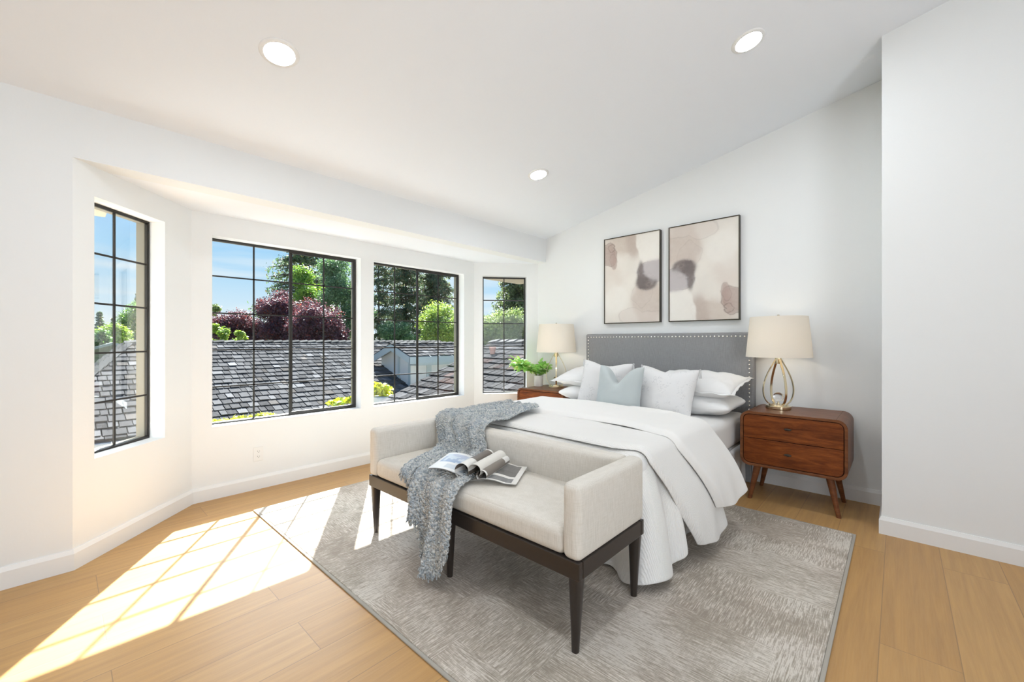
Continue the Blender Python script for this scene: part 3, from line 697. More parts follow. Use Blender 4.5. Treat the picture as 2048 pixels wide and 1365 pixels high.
for cx, rot, label in ((-2.036, 0, 'left abstract watercolour picture in a thin dark frame above the headboard'), (-1.327, math.pi, 'right abstract watercolour picture, nearer the right lamp, in a thin dark frame')):
    t = thing('framed_picture', label, 'picture', (cx, YB, 1.844))
    mb = MB(); y0, y1 = YB-.042, YB-.0008; x0, x1, z0, z1 = cx-PW/2, cx+PW/2, 1.844-PH/2, 1.844+PH/2; w = .008
    for a, b in (((x0, z0), (x1, z0+w)), ((x0, z1-w), (x1, z1)), ((x0, z0+w), (x0+w, z1-w)), ((x1-w, z0+w), (x1, z1-w))): mb.box((a[0], y0, a[1]), (b[0], y1, b[1]))
    mb.build('frame', M_('frame_bronze'), t, bevel=.0012)
    mb = MB(); mb.box((x0+w, y0+.012, z0+w), (x1-w, y1-.001, z1-w)); mb.build('backing', M_('canvas_plain') if 'canvas_plain' in MATS else mat('canvas_plain', (.75,.72,.68), .9), t)
    o = bpy.data.objects.new('canvas', canvas); C.objects.link(o); o.parent = t; o.location = (0, -.0385+.004, 0); o.rotation_euler = (0, rot, 0)

# ---- open magazine with curled pages on the bench
mg = thing('magazine', 'open magazine with curled pages on the bench seat beside the throw', 'magazine', (-1.555, 1.375, .497))
MU, MVv = V3((.866, .5, 0)), V3((-.5, .866, 0)); MO = V3((-1.553, 1.372, .505))
def page(name, prof, v0, v1, colfn, skew=0, nv=20, thick=.0009, taper=0, parent=mg):
    """prof: list of (u,z); extruded along v, skewed toward +u"""
    prof = np.array(prof); mb = MB(); n = len(prof)
    for sgn in (0, 1):
        vs = []
        for j in range(nv+1):
            v = v0+(v1-v0)*j/nv; k = 1-taper*j/nv
            for i, (u, zz) in enumerate(prof):
                vs.append(MO+MU*(u*k+skew*j/nv)+MVv*v+V3((0, 0, zz*k+sgn*thick)))
        o = len(mb.v); mb.v += [tuple(p) for p in vs]
        for j in range(nv):
            for i in range(n-1):
                mb.f.append((o+j*n+i, o+j*n+i+1, o+(j+1)*n+i+1, o+(j+1)*n+i)); mb.c.append(colfn((i+.5)/(n-1), (j+.5)/nv, sgn))
    return mb.build(name, M_('paper'), parent, smooth='all', fix=False)
WH = (.80,.78,.74)
def left_col(u, v, s):
    if .08 < u < .92 and .40 < v < .92: q = (v-.40)/.5; return (.30+.25*q, .42+.18*q, .60+.12*q) if vnoise(np.array([u*2.]), np.array([v]), 3)[0] > .42 else (.62,.70,.78)
    if .30 < u < .95 and .08 < v < .30: return (.62,.68,.73)
    return (.82,.83,.83)
def right_col(u, v, s):
    if .12 < u < .90 and .36 < v < .93: g = .09+.10*vnoise(np.array([u*3.]), np.array([v*2.]), 4)[0]+.04*(v > .62); return (g, g*.96, g*.93)
    if .12 < u < .90 and .07 < v < .27: g = .15+.12*vnoise(np.array([u*4.]), np.array([v*3.]), 6)[0]; return (g, g, g)
    return WH
# fan of closed pages left and right
lp = [(-.005-.215*q, .012+.050*math.sin(q*math.pi*.62)-.006*q) for q in np.linspace(1, 0, 16)]
rp = [(.004+.232*q, .004+.016*math.sin(min(1, q*1.3)*math.pi)) for q in np.linspace(0, 1, 18)]
page('left_page', lp, 0, .295, left_col); page('right_page', rp, 0, .295, right_col)
page('page_block', [(p[0]*.985, p[1]-.004) for p in rp], .002, .293, lambda u, v, s: WH); page('page_block', [(p[0]*.985, p[1]-.004) for p in lp], .002, .293, lambda u, v, s: WH)
def loop(c0, r, lean, n=22):
    # teardrop: leaves the spine, rolls over and returns
    P = []
    for q in np.linspace(0, 1, n):
        a = -math.pi/2+lean*.5-q*2*math.pi*.80*(1 if lean < 0 else -1)
        P.append((c0[0]+r*math.cos(a)*1.0, c0[1]+r*math.sin(a)))
    base = (0.0, .006); k = 7
    return [(base[0]+(P[0][0]-base[0])*i/k, base[1]+(P[0][1]-base[1])*i/k) for i in range(k)]+P
def band(a, b, cd, cl=WH): return lambda u, v, s: (cd if a < v < b else cl) if s == 1 else (cd if (u > .35) else cl)
page('curled_page', loop((-.040, .052), .036, -.9), .0, .290, band(.35, .97, (.17,.145,.125)), skew=.055)
page('curled_page', loop((.026, .056), .032, .9), .0, .285, lambda u, v, s: (.75,.72,.66) if (s == 0 or u < .8) else (.10,.085,.07), skew=.06)
page('curled_page', loop((.062, .034), .026, .9), .0, .290, band(.05, .8, (.22,.19,.165)), skew=.05)
# ================================================================== BEDDING
BXL, BXR, BYF, ZT = -2.475, -.945, 1.995, .612
def sm(a, b, x): t = np.clip((x-a)/(b-a), 0, 1); return t*t*(3-2*t)
def fold_noise(x, y, seed=21): return vnoise(np.asarray(x)*.8+3, np.asarray(y)*.8+3, seed, 3)-.5
duvet = thing('duvet', 'white textured duvet folded back in layers over the foot of the bed', 'duvet', (-1.71, 2.5, .61))
# cover layer: hangs over the right side, the foot (behind the bench) and the left side
def cover():
    rc = .11; per = []   # perimeter point, outward normal, flare angle, hang length
    def put(x, y, nx, ny): per.append((x, y, nx, ny))
    for y in np.linspace(2.75, BYF+rc, 46): put(BXR, y, 1, 0)
    for a in np.linspace(0, math.pi/2, 22)[1:-1]: put(BXR-rc+rc*math.cos(a), BYF+rc-rc*math.sin(a), math.cos(a), -math.sin(a))
    for x in np.linspace(BXR-rc, BXL+rc, 70): put(x, BYF, 0, -1)
    for a in np.linspace(0, math.pi/2, 14)[1:-1]: put(BXL+rc-rc*math.sin(a), BYF+rc-rc*math.cos(a), -math.sin(a), -math.cos(a))
    for y in np.linspace(BYF+rc, 2.75, 30): put(BXL, y, -1, 0)
    per = np.array(per); d = np.r_[0, np.cumsum(np.hypot(np.diff(per[:,0]), np.diff(per[:,1])))]
    rows = []
    r = .055; nh = 26
    for k, (x, y, nx, ny) in enumerate(per):
        p = d[k]; right = nx > .5; corner = abs(nx)*abs(ny)*2
        # pleats
        f = math.sin(p*26+.6*math.sin(p*9))*.6+math.sin(p*47+1.3)*.25
        if x > -1.2:
            phi = R(12+5*f)*(abs(nx)**2)+R(4+2.2*f)*(ny**2)*(1 if nx < .9 else 0)+R(13)*corner
            L = .40+.03*f if right else .56
            L = .43+.13*float(sm(2.30, 2.06, y))+.02*f if nx > .2 else .565
        else: phi = R(5+2.5*f)+R(12)*corner; L = .50
        sp = np.array((np.clip(x, -2.0, -1.42), max(y+.02, 2.66) if abs(nx) > .5 else 2.66)); row = []
        ex, ey = x-nx*r, y-ny*r
        for q in np.linspace(0, 1, 14)[:-1]:
            px, py = sp[0]+(ex-sp[0])*q, sp[1]+(ey-sp[1])*q
            row.append((px, py, ZT+.012+.030*float(fold_noise(px*2.2, py*2.6))*(1-q**4)))
        for q in np.linspace(0, 1, 7):
            a = q*(math.pi/2-phi); row.append((ex+nx*r*math.sin(a), ey+ny*r*math.sin(a), ZT+.008-r+r*math.cos(a)))
        bx, by, bz = row[-1]
        for q in np.linspace(0, 1, nh)[1:]:
            h = L*q; bul = (.022*f*math.sin(q*math.pi*.5)+.02*math.sin(q*math.pi))*(1 if x > -1.2 and ny > -.85 else .4)
            zz = bz-math.cos(phi)*h; out = math.sin(phi)*h+bul; mn = .016+.004*math.sin(p*30)
            if zz < mn: out += (mn-zz)*.8; zz = mn+.002*math.sin(h*60)
            row.append((bx+nx*out, by+ny*out, zz))
        rows.append(row)
    P = np.array(rows); mb = MB(); mb.grid(P); return mb.build('cover', M_('duvet_cotton'), duvet, smooth='all', solid=.007, subsurf=1)
cover()
# folded bands lying across the bed; t runs from hem (foot side) to the inner fold
def band_layer(name, m, y0f, y1f, base, th, hangR, phiR, seed, puff=.012, hangL=.34, nt=30, wav=.02, hem=None):
    r = .06; W0, W1 = BXL+r, BXR-r; secs = []
    for q in np.linspace(0, 1, 20)[:-1]: secs.append(('L', 1-q))
    for q in np.linspace(0, 1, 7)[:-1]: secs.append(('l', 1-q))
    for q in np.linspace(0, 1, 46)[:-1]: secs.append(('T', q))
    for q in np.linspace(0, 1, 9)[:-1]: secs.append(('r', q))
    for q in np.linspace(0, 1, 30): secs.append(('R', q))
    rows = []
    for kind, q in secs:
        row = []
        for t in np.linspace(0, 1, nt):
            edge = min(1, t/.07, (1-t)/.10); hgt = base+th*math.sqrt(max(0, 1-(1-edge)**2))
            tt = t
            down = q if kind == 'R' else 0
            xs = W0+(W1-W0)*q if kind == 'T' else (W0 if kind in 'lL' else W1)
            y0, y1 = y0f(xs, down), y1f(xs, down); y = y0+(y1-y0)*tt
            w = fold_noise(xs*1.5+seed, y*2.0+seed, seed)
            if kind == 'T': row.append((xs, y, ZT+hgt+puff*w*2*math.sin(math.pi*t)**.5+.006*math.sin(xs*4+seed)*math.sin(math.pi*t)))
            else:
                rr = r+hgt*.9; sx = 1 if kind in 'rR' else -1; ph = phiR(t, y) if sx > 0 else R(8); a1 = math.pi/2-ph
                L = hangR(t, y) if sx > 0 else hangL
                a = a1*(q if kind in 'rl' else 1); cx = W1 if sx > 0 else W0
                px, pz = cx+sx*rr*math.sin(a), ZT-r+rr*math.cos(a)+(hgt*.1)
                if kind in 'RL':
                    f = math.sin(y*17+seed+1.5*math.sin(y*6))*.5+math.sin(y*33+2*seed)*.2; h = L*q
                    out = math.sin(ph)*h+.030*math.sin(q*math.pi)*.9+wav*f*q**1.3; px += sx*out; pz -= math.cos(ph)*h
                    tuck = .012*(1-edge)*q; px -= sx*tuck
                    pz = max(pz, .03)
                row.append((px, y, pz))
        rows.append(row)
    mb = MB(); mb.grid(np.array(rows)); return mb.build(name, m, duvet, smooth='all', solid=.005, subsurf=1)
band_layer('folded_layer', M_('duvet_cotton'), lambda x, d: 2.015+.018*math.sin(x*2.6+.5)+.05*float(sm(-1.15, -.98, x))+.27*d, lambda x, d: 2.62+.10*d, .014, .024,
           lambda t, y: .545-.10*abs(t-.55), lambda t, y: R(17+5*t), 4, wav=.030)
band_layer('folded_layer', M_('fold_cotton'), lambda x, d: 2.455+.022*math.sin(x*3.1)-.10*float(sm(-1.35, -.95, x))+.20*d, lambda x, d: 3.09+.035*math.sin(x*3.3+1.2)+.03*d-.12*float(sm(-1.25, -.95, x)), .040, .034,
           lambda t, y: .385+.045*math.sin(t*3.1), lambda t, y: R(23+5*t), 9, puff=.02, wav=.022)

# ---- bed skirt (part of the bed) with soft pleats
mb = MB(); P = []
per = [(-.952, y, 1, 0) for y in np.linspace(3.92, 2.0, 90)]+[(x, 1.998, 0, -1) for x in np.linspace(-.96, -2.46, 70)]+[(-2.468, y, -1, 0) for y in np.linspace(2.0, 3.92, 60)]
for k, (x, y, nx, ny) in enumerate(per):
    w = .008*math.sin(k*.9)+.004*math.sin(k*2.3); P.append([(x+nx*(w*q+.004), y+ny*(w*q+.004), .355-.338*q) for q in np.linspace(0, 1, 8)])
mb.grid(np.array(P)); mb.build('bed_skirt', M_('sheet_cotton'), bed, smooth='all', solid=.003)

# ---- pillows
def pillow(name, label, cat, c, w, h, th, m, tilt=0, yaw=0, roll=0, chop=0, seed=1, group=None, wr=.010, flange=0, rnd=.03, sag=0):
    """w along local x, h along local z (height when standing), th thickness along local y"""
    t = thing(name, label, cat, c, group=group)
    M = Matrix.Translation(c) @ Matrix.Rotation(yaw, 4, 'Z') @ Matrix.Rotation(tilt, 4, 'X') @ Matrix.Rotation(roll, 4, 'Y')
    n = 44; u = np.sin(np.linspace(-math.pi/2, math.pi/2, n)); U, V = np.meshgrid(u, u, indexing='ij')
    pin = (1-.075*(1-V**2)*np.abs(U)**3)*(1-rnd*(U*V)**6); pin2 = (1-.085*(1-U**2)*np.abs(V)**3)*(1-rnd*(U*V)**6)
    X = U*w/2*pin; Z = V*h/2*pin2
    T = ((1-U**4)*(1-V**4))**.55*(1-.25*(U**2+V**2)/2)
    nz = vnoise((U+1.2)*.8+seed*.37, (V+1.2)*.8+seed*.21, seed, 4, .62)-.5
    if chop:
        dip = np.exp(-((U)/.36)**2)*sm(-.3, 1, V); Z = Z-dip*chop*h*.36*np.clip(V+.3, 0, 1.3)/1.3; crease = np.exp(-(U/.12)**2)*sm(-.1, .9, V); T = T*(1-.55*crease)+.22*np.exp(-((np.abs(U)-.45)/.25)**2)*sm(-.4, .6, V)*(1-V**4)*(1-U**4)
    if sag: Z = Z-sag*np.exp(-(U/.5)**2)*sm(-.6, 1, V)
    rad = np.sin(np.arctan2(V, U)*9+seed)*np.clip(np.hypot(U, V)-.55, 0, 1)*(1-np.maximum(abs(U), abs(V))**6)
    mb = MB()
    for sg in (1, -1):
        Y = -sg*(T*th/2+(nz*wr*2+rad*wr)*T)
        P = np.stack([X, Y, Z], -1); P = np.array([[tuple(M @ Vector(p)) for p in row] for row in P]); mb.grid(P)
    body = mb.build('cushion_body' if cat == 'cushion' else 'pillow_body', m, t, smooth='all', subsurf=0)
    bm = bmesh.new(); bm.from_mesh(body.data); bmesh.ops.remove_doubles(bm, verts=bm.verts, dist=.0006); bmesh.ops.recalc_face_normals(bm, faces=bm.faces); bm.to_mesh(body.data); bm.free()
    body.data.polygons.foreach_set('use_smooth', [True]*len(body.data.polygons))
    if flange:   # flat hem around the pillow
        mb = MB(); ring = []
        for (a0, b0) in [(q, -1) for q in np.linspace(-1, 1, 24)[:-1]]+[(1, q) for q in np.linspace(-1, 1, 16)[:-1]]+[(-q, 1) for q in np.linspace(-1, 1, 24)[:-1]]+[(-1, -q) for q in np.linspace(-1, 1, 16)[:-1]]:
            p0 = (a0*w/2*(1-.075*(1-b0**2)*abs(a0)**3), b0*h/2*(1-.085*(1-a0**2)*abs(b0)**3)); L = math.hypot(a0, b0)
            wv = .006*math.sin(a0*17+b0*13+seed); ring.append([tuple(M @ Vector((p0[0]*.985, 0, p0[1]*.985))), tuple(M @ Vector((p0[0]+a0*flange, wv, p0[1]+b0*flange)))])
        mb.grid(np.array(ring), closed_u=True); mb.build('flange', m, t, smooth='all', solid=.004)
    corners = [tuple(M @ Vector((sx*w/2*1.0, 0, sz*h/2*1.0))) for sx in (-1, 1) for sz in (1, -1)]
    return t, M, corners
LIE = R(-84)
# sleeping pillows lying in two stacks against the headboard
pillow('bed_pillow', 'white bed pillow at the bottom of the left stack by the headboard', 'pillow', (-2.185, 3.640, .692), .72, .50, .150, M_('pillow_cotton'), tilt=R(-88), yaw=R(1), seed=3, wr=.022, rnd=.10)
pillow('bed_pillow', 'white bed pillow on top of the left stack by the headboard', 'pillow', (-2.215, 3.665, .842), .76, .48, .170, M_('pillow_cotton'), tilt=R(-80), yaw=R(2), roll=R(1), seed=5, flange=.02, wr=.024)
pillow('bed_pillow', 'white bed pillow at the bottom of the right stack, against the nightstand', 'pillow', (-1.275, 3.630, .692), .74, .50, .155, M_('pillow_cotton'), tilt=R(-87), yaw=R(-2), seed=7, wr=.024, rnd=.10)
pillow('bed_pillow', 'white bed pillow on top of the right stack, with a wavy hem', 'pillow', (-1.270, 3.660, .842), .72, .48, .172, M_('pillow_cotton'), tilt=R(-79), yaw=R(-1), seed=8, flange=.025, wr=.026)
def tassel(c, parent):
    mb = MB(); x, y, z = c
    mb.lathe([(.0, .012), (.007, .010), (.008, .002), (.005, -.004), (.0065, -.008), (.011, -.045), (.012, -.060), (.0, -.061)], (x, y, z), 12, cap=False); mb.build('tassel', M_('tassel_grey'), parent, smooth=True)
for nm, lab, c, w, h, tilt, yaw, roll, seed in (
    ('left', 'pale patterned square cushion with tassels, left, behind the blue cushion', (-1.985, 3.395, .790), .50, .47, R(-17), R(4), R(3), 13),
    ('right', 'pale patterned square cushion with tassels in the middle, right of the blue cushion', (-1.405, 3.365, .775), .51, .45, R(-20), R(-5), R(2), 14)):
    t, M, cs = pillow('patterned_cushion', lab, 'cushion', c, w, h, .15, M_('jacquard'), tilt=tilt, yaw=yaw, roll=roll, seed=seed, wr=.006, sag=.035)
    for q in (0, 2): tassel((cs[q][0], cs[q][1]-.012, cs[q][2]-.012), t)
pillow('velvet_cushion', 'light blue velvet cushion with a dented top edge, in front of the other cushions', 'cushion', (-1.735, 3.215, .792), .41, .41, .15, M_('blue_velvet'), tilt=R(-14), yaw=R(3), roll=R(1), chop=1.0, seed=17, wr=.004)

# ---- knitted throw over the bench, its tail lying on the bed
throw = thing('throw_blanket', 'chunky blue grey knitted throw draped over the bench back and seat', 'blanket', (-1.9, 1.6, .5))
def throw_path(v):
    """profile along the length: v 0 on the bed .. 1 near the floor -> (y, z, normal_y, normal_z)"""
    K = [(2.47, .688), (2.22, .690), (2.03, .672), (1.925, .682), (1.845, .688), (1.765, .672), (1.742, .60), (1.725, .525), (1.66, .512), (1.52, .517), (1.38, .510), (1.305, .490), (1.272, .435), (1.262, .32), (1.255, .18), (1.245, .05)]
    K = np.array(K); d = np.r_[0, np.cumsum(np.hypot(*np.diff(K, axis=0).T))]; d /= d[-1]
    y = np.interp(v, d, K[:,0]); z = np.interp(v, d, K[:,1]); return y, z
nv, nu = 230, 110
vv = np.linspace(0, 1, nv); ys, zs = throw_path(vv)
for _ in range(6): ys[1:-1] = (ys[:-2]+2*ys[1:-1]+ys[2:])/4; zs[1:-1] = (zs[:-2]+2*zs[1:-1]+zs[2:])/4
ty, tz = np.gradient(ys), np.gradient(zs); L_ = np.hypot(ty, tz); ny_, nz_ = tz/L_, -ty/L_     # outward normal
sgn = np.where(True, 1, 1); ny_, nz_ = ny_*1, nz_*1
# left and right borders of the throw along its length (x), and how far each column falls at the front
KV = [0, .10, .20, .27, .33, .42, .52, .60, .66, .74, .86, 1.0]
XL = [-2.30, -2.34, -2.43, -2.47, -2.45, -2.33, -2.22, -2.10, -2.06, -2.03, -1.98, -1.93]
XR_ = [-2.00, -1.98, -1.94, -1.90, -1.87, -1.84, -1.76, -1.62, -1.56, -1.54, -1.53, -1.57]
xl, xr = np.interp(vv, KV, XL), np.interp(vv, KV, XR_)
def throw_pt(u, k, lift=0):
    x = xl[k]+(xr[k]-xl[k])*u; v = vv[k]
    fo = (math.sin(u*21+3*math.sin(v*5)+v*3)*.5+math.sin(u*37+v*9)*.22+math.sin(u*9+v*14)*.35)
    amp = .026 if v < .45 else .018 if v < .62 else .020+.022*float(sm(.66, .95, v)); e = min(1, u/.06, (1-u)/.06)
    n = amp*(fo+.55)*(.35+.65*e)+lift
    n = max(n, .002)+.004
    return (x, ys[k]+ny_[k]*n, zs[k]+nz_[k]*n)
if nz_[10] < 0: ny_, nz_ = -ny_, -nz_
P = np.zeros((nu, nv, 3))
for i in range(nu):
    u = i/(nu-1)
    # ragged front hem: left third ends high, then a step, the long tongue reaches almost to the floor
    end = float(np.interp(u, [0, .22, .26, .42, .46, .58, .75, .9, 1.0], [.745, .770, .835, .865, .930, .965, .985, .955, .90]))
    for j in range(nv):
        k = min(nv-1, int(round(j/(nv-1)*end*(nv-1)))); f = j/(nv-1)*end*(nv-1); k0 = min(int(f), nv-2); w = f-k0
        a, b = throw_pt(u, k0), throw_pt(u, k0+1); P[i, j] = [a[q]*(1-w)+b[q]*w for q in range(3)]
kn = vnoise(np.linspace(0, 7, nu)[:, None]+np.zeros((nu, nv)), np.linspace(0, 22, nv)[None]+np.zeros((nu, nv)), 33, 3)-.5
P[..., 2] += kn*.006; P[..., 1] -= kn*.004
mb = MB(); mb.grid(P); tb = mb.build('knit', M_('throw_knit'), throw, smooth='all', solid=.012, subsurf=1)
tx = bpy.data.textures.new('knit_lumps', 'VORONOI'); tx.noise_scale = .017; tx.distance_metric = 'DISTANCE'
dm = tb.modifiers.new('lumps', 'DISPLACE'); dm.texture = tx; dm.texture_coords = 'LOCAL'; dm.strength = -.011; dm.mid_level = .35
mb = MB(); fr = random.Random(9)
for i in range(0, nu):
    for rep in range(1 if i % 2 else 2):
        p = Vector(P[i, -1]); L = fr.uniform(.025, .055); q = [p+V3((fr.uniform(-.006, .006), 0, .006))]
        for s_ in range(4): q.append(q[-1]+V3((fr.uniform(-.007, .007), fr.uniform(-.006, .004), -L/4)))
        for a in q: a.z = max(a.z, .016)
        g = fr.random(); mb.tube(q, [.0042, .005, .0042, .0046, .002], 6)
mb.build('fringe', M_('throw_knit'), throw, smooth=True)
# ================================================================== OUTDOORS
UX = np.array((math.cos(R(42.7)), math.sin(R(42.7)))); UZ = np.array((-math.sin(R(42.7)), math.cos(R(42.7))))
def at(bearing, dist, z=0.0):
    """ground position seen at a bearing (tangent right of the view axis) and depth"""
    p = UZ*dist+UX*bearing*dist; return Vector((p[0], p[1], z))
def bear(px): return (px-1024)/837.0
def hgt(y, dist): return 1.2+(682.4-y)/837.0*dist
mb = MB(); mb.box((-140, -60, -3.4), (-4.3, 120, -3.2)); struct(mb.build('ground', M_('ground_cover')))
mb = MB(); mb.box((-9.2, -14, -3.2), (-4.32, 3.2, -3.12)); struct(mb.build('bounce_slab', M_('bounce_pale')))  # unseen pale slab added to bounce sunlight up through the bay windows
# roof overhang of this house, seen through the end windows
mb = MB(); mb.box((-4.05, -3.0, 2.06), (-3.45, .22, 2.15)); struct(mb.build('trim_1', M_('soffit_paint')))
mb = MB(); mb.box((-4.30, 4.10, 2.075), (-3.34, 4.82, 2.17)); mb.box((-4.02, 4.80, 1.82), (-3.34, 4.92, 2.075)); struct(mb.build('trim_2', M_('soffit_paint')))

rs = random.Random(12)
def shakes(mb, O, a, d, length, slope_len, exposure=.25, left=None, right=None, red=None, tone=1.0, wid=(.10, .235)):
    """courses of split shakes; a along the ridge, d down the slope; left/right clip along a as a function of distance down"""
    O = Vector(O); a = Vector(a).normalized(); d = Vector(d).normalized(); n = a.cross(d); n = n if n.z > 0 else -n
    k = int(slope_len/exposure)+1
    for r in range(k):
        s0, s1 = r*exposure-.06, min((r+1)*exposure, slope_len+.03)
        lo = left(s1) if left else 0; hi = right(s1) if right else length; x = lo-rs.random()*.1
        cw = rs.uniform(-.008, .008)
        while x < hi:
            w = rs.uniform(*wid); x1 = min(x+w-rs.uniform(.010, .020), hi); x0 = max(x, lo); x += w
            if x1-x0 < .03: continue
            g = rs.gauss(.066, .013)*tone; q = rs.random()
            if q < .16: g *= rs.uniform(1.4, 2.0)
            elif q < .22: g *= .6
            col = (g*1.0, g*.985, g*.99)
            if rs.random() < .06: col = (g*1.05, g*.95, g*.86)
            if red and red((x0+x1)/2, (s0+s1)/2) and rs.random() < .7: col = (g*1.25, g*.9, g*.8)
            e = s1+cw+rs.uniform(-.014, .014); lift = rs.uniform(.030, .046); th = .016
            def P(u, s, h): return tuple(O+a*u+d*s+n*h)
            mb.hexa([P(x0, e, lift-th), P(x1, e, lift-th+rs.uniform(-.003, .003)), P(x1, s0, -.004), P(x0, s0, -.004)], [P(x0, e, lift), P(x1, e, lift+rs.uniform(-.004, .004)), P(x1, s0, .010), P(x0, s0, .010)], col)
def caps(mb, A, B, side1, side2, step=.25, w=.13, lift=.03):
    A, B = Vector(A), Vector(B); t = (B-A).normalized(); L = (B-A).length; k = int(L/step)
    for i in range(k):
        p0, p1 = A+t*(i*step-.05), A+t*((i+1)*step); g = rs.gauss(.10, .02); col = (g, g*.985, g*.93)
        for sd in (Vector(side1).normalized(), Vector(side2).normalized()):
            n = t.cross(sd).normalized(); n = n if n.z > 0 else -n
            l0, l1 = lift-.005, lift+.026+rs.uniform(0, .008)
            mb.hexa([tuple(p0+n*l0), tuple(p1+n*l1), tuple(p1+sd*w+n*l1), tuple(p0+sd*w+n*l0)], [tuple(p0+n*(l0+.018)), tuple(p1+n*(l1+.018)), tuple(p1+sd*w+n*(l1+.018)), tuple(p0+sd*w+n*(l0+.018))], col)
# ---- long shake roof straight outside the wide windows
XRG, ZRG, XEV, PT = -13.9, 1.165, -9.60, .372
SL = math.hypot(1, PT); ze = ZRG-PT*(XEV-XRG)
house = thing('house_wing', 'long low house wing with weathered grey shake roof outside the bay windows', 'house', (-12, 5, -3.2))
hip = lambda s: -.43*(s/SL)
mb = MB(); y0 = 1.18
shakes(mb, (XRG, y0, ZRG), (0, 1, 0), (1, 0, -PT), 9.6, (XEV-XRG)*SL, left=hip)
rf = mb.build('shake_roof', M_('cedar_shake'), house)
mb = MB(); yl = y0-.43*(XEV-XRG)
mb.hexa([(XRG, y0, ZRG-.14), (XEV, yl, ze-.14), (XEV, 10.9, ze-.14), (XRG, 10.9, ZRG-.14)], [(XRG, y0, ZRG-.006), (XEV, yl, ze-.006), (XEV, 10.9, ze-.006), (XRG, 10.9, ZRG-.006)])
mb.hexa([(XRG-4, y0-.9, ZRG-1.6), (XEV, yl, ze-.16), (XRG, y0, ZRG-.14), (XRG-2, 10.9, ZRG-.8)], [(XRG-4, y0-.9, ZRG-1.5), (XEV, yl, ze-.02), (XRG, y0, ZRG-.008), (XRG-2, 10.9, ZRG-.7)], None)
mb.build('roof_deck', mat('roof_felt', (.05,.05,.052), .9), house)
mb = MB(); caps(mb, (XRG, y0-.05, ZRG), (XRG, 10.8, ZRG), (1, 0, -PT), (-1, 0, -PT)); mb.build('ridge_cap', M_('cedar_shake'), house)
mb = MB(); hv = Vector((XEV-XRG, yl-y0, ze-ZRG)); hn = hv.cross(Vector((PT, 0, 1))); hn = hn if hn.y > 0 else -hn; h2 = Vector((-.15, -1, -.55)); h2 = h2-hv*(h2.dot(hv)/hv.dot(hv)); caps(mb, (XEV, yl, ze), (XRG, y0, ZRG), hn, h2, lift=.03); mb.build('hip_cap', M_('cedar_shake'), house)
mb = MB(); mb.box((XEV-.02, yl+.0, ze-.15), (XEV+.09, 10.9, ze-.035)); mb.build('gutter', M_('gutter_paint'), house, bevel=.02)
mb = MB(); mb.box((XEV-.5, yl+.4, -3.2), (XEV-.35, 10.9, ze-.15)); mb.box((XEV-4.0, yl+.4, -3.2), (XEV-.5, yl+.55, ze-.2)); mb.build('wall', M_('house_stucco'), house)

# ---- gabled upper part behind the right window
dorm = thing('gabled_house', 'white gabled house part with grey green fascia rising behind the shake roof', 'house', (-11.2, 7, -1))
GX, GZ, GY, GP, GE, GL = -11.02, 1.115, 6.90, .36, 1.0, 15.0
zg = GZ-GP*GE
mb = MB(); mb.prism([(GX-GE+.06, -1.4), (GX+GE-.33, -1.4), (GX+GE-.33, zg+.02), (GX, GZ-.10), (GX-GE+.06, zg-.08)], 'y', GY, GL); mb.build('wall', M_('house_stucco'), dorm)
for sx in (1, -1):
    mb = MB(); shakes(mb, (GX, GY-.24, GZ), (0, 1, 0), (sx, 0, -GP), GL-GY, GE*math.hypot(1, GP)-.02, exposure=.21); mb.build('shake_roof', M_('cedar_shake'), dorm)
    mb = MB(); mb.hexa([(GX, GY-.22, GZ-.07), (GX+sx*GE, GY-.22, zg-.07), (GX+sx*GE, GL, zg-.07), (GX, GL, GZ-.07)], [(GX, GY-.22, GZ-.01), (GX+sx*GE, GY-.22, zg-.01), (GX+sx*GE, GL, zg-.01), (GX, GL, GZ-.01)]); mb.build('roof_deck', M_('fascia_paint'), dorm)
    mb = MB(); mb.hexa([(GX, GY-.25, GZ-.20), (GX+sx*GE, GY-.25, zg-.20), (GX+sx*GE, GY-.21, zg-.20), (GX, GY-.21, GZ-.20)], [(GX, GY-.25, GZ-.005), (GX+sx*GE, GY-.25, zg-.005), (GX+sx*GE, GY-.21, zg-.005), (GX, GY-.21, GZ-.005)]); mb.build('barge_board', M_('fascia_paint'), dorm)
mb = MB(); mb.box((GX+GE-.02, GY-.25, zg-.20), (GX+GE+.02, GL, zg-.005)); mb.box((GX+GE-.34, GY-.02, zg-.26), (GX+GE-.02, GL, zg-.18)); mb.build('fascia_board', M_('fascia_paint'), dorm)
for b in ((GX+.02, GY-.02, -1.0, GX+.12, GY-.001, GZ-.14), (GX+GE-.43, GY-.02, -1.0, GX+GE-.32, GY-.001, zg-.02), (GX+GE-.329, GY+.55, -1.0, GX+GE-.31, GY+.72, zg-.26)):
    mb = MB(); mb.box(b[:3], b[3:]); mb.build('trim_board', M_('fascia_paint'), dorm)
mb = MB(); caps(mb, (GX, GY-.24, GZ), (GX, GL, GZ), (1, 0, -GP), (-1, 0, -GP), w=.11); mb.build('ridge_cap', M_('cedar_shake'), dorm)

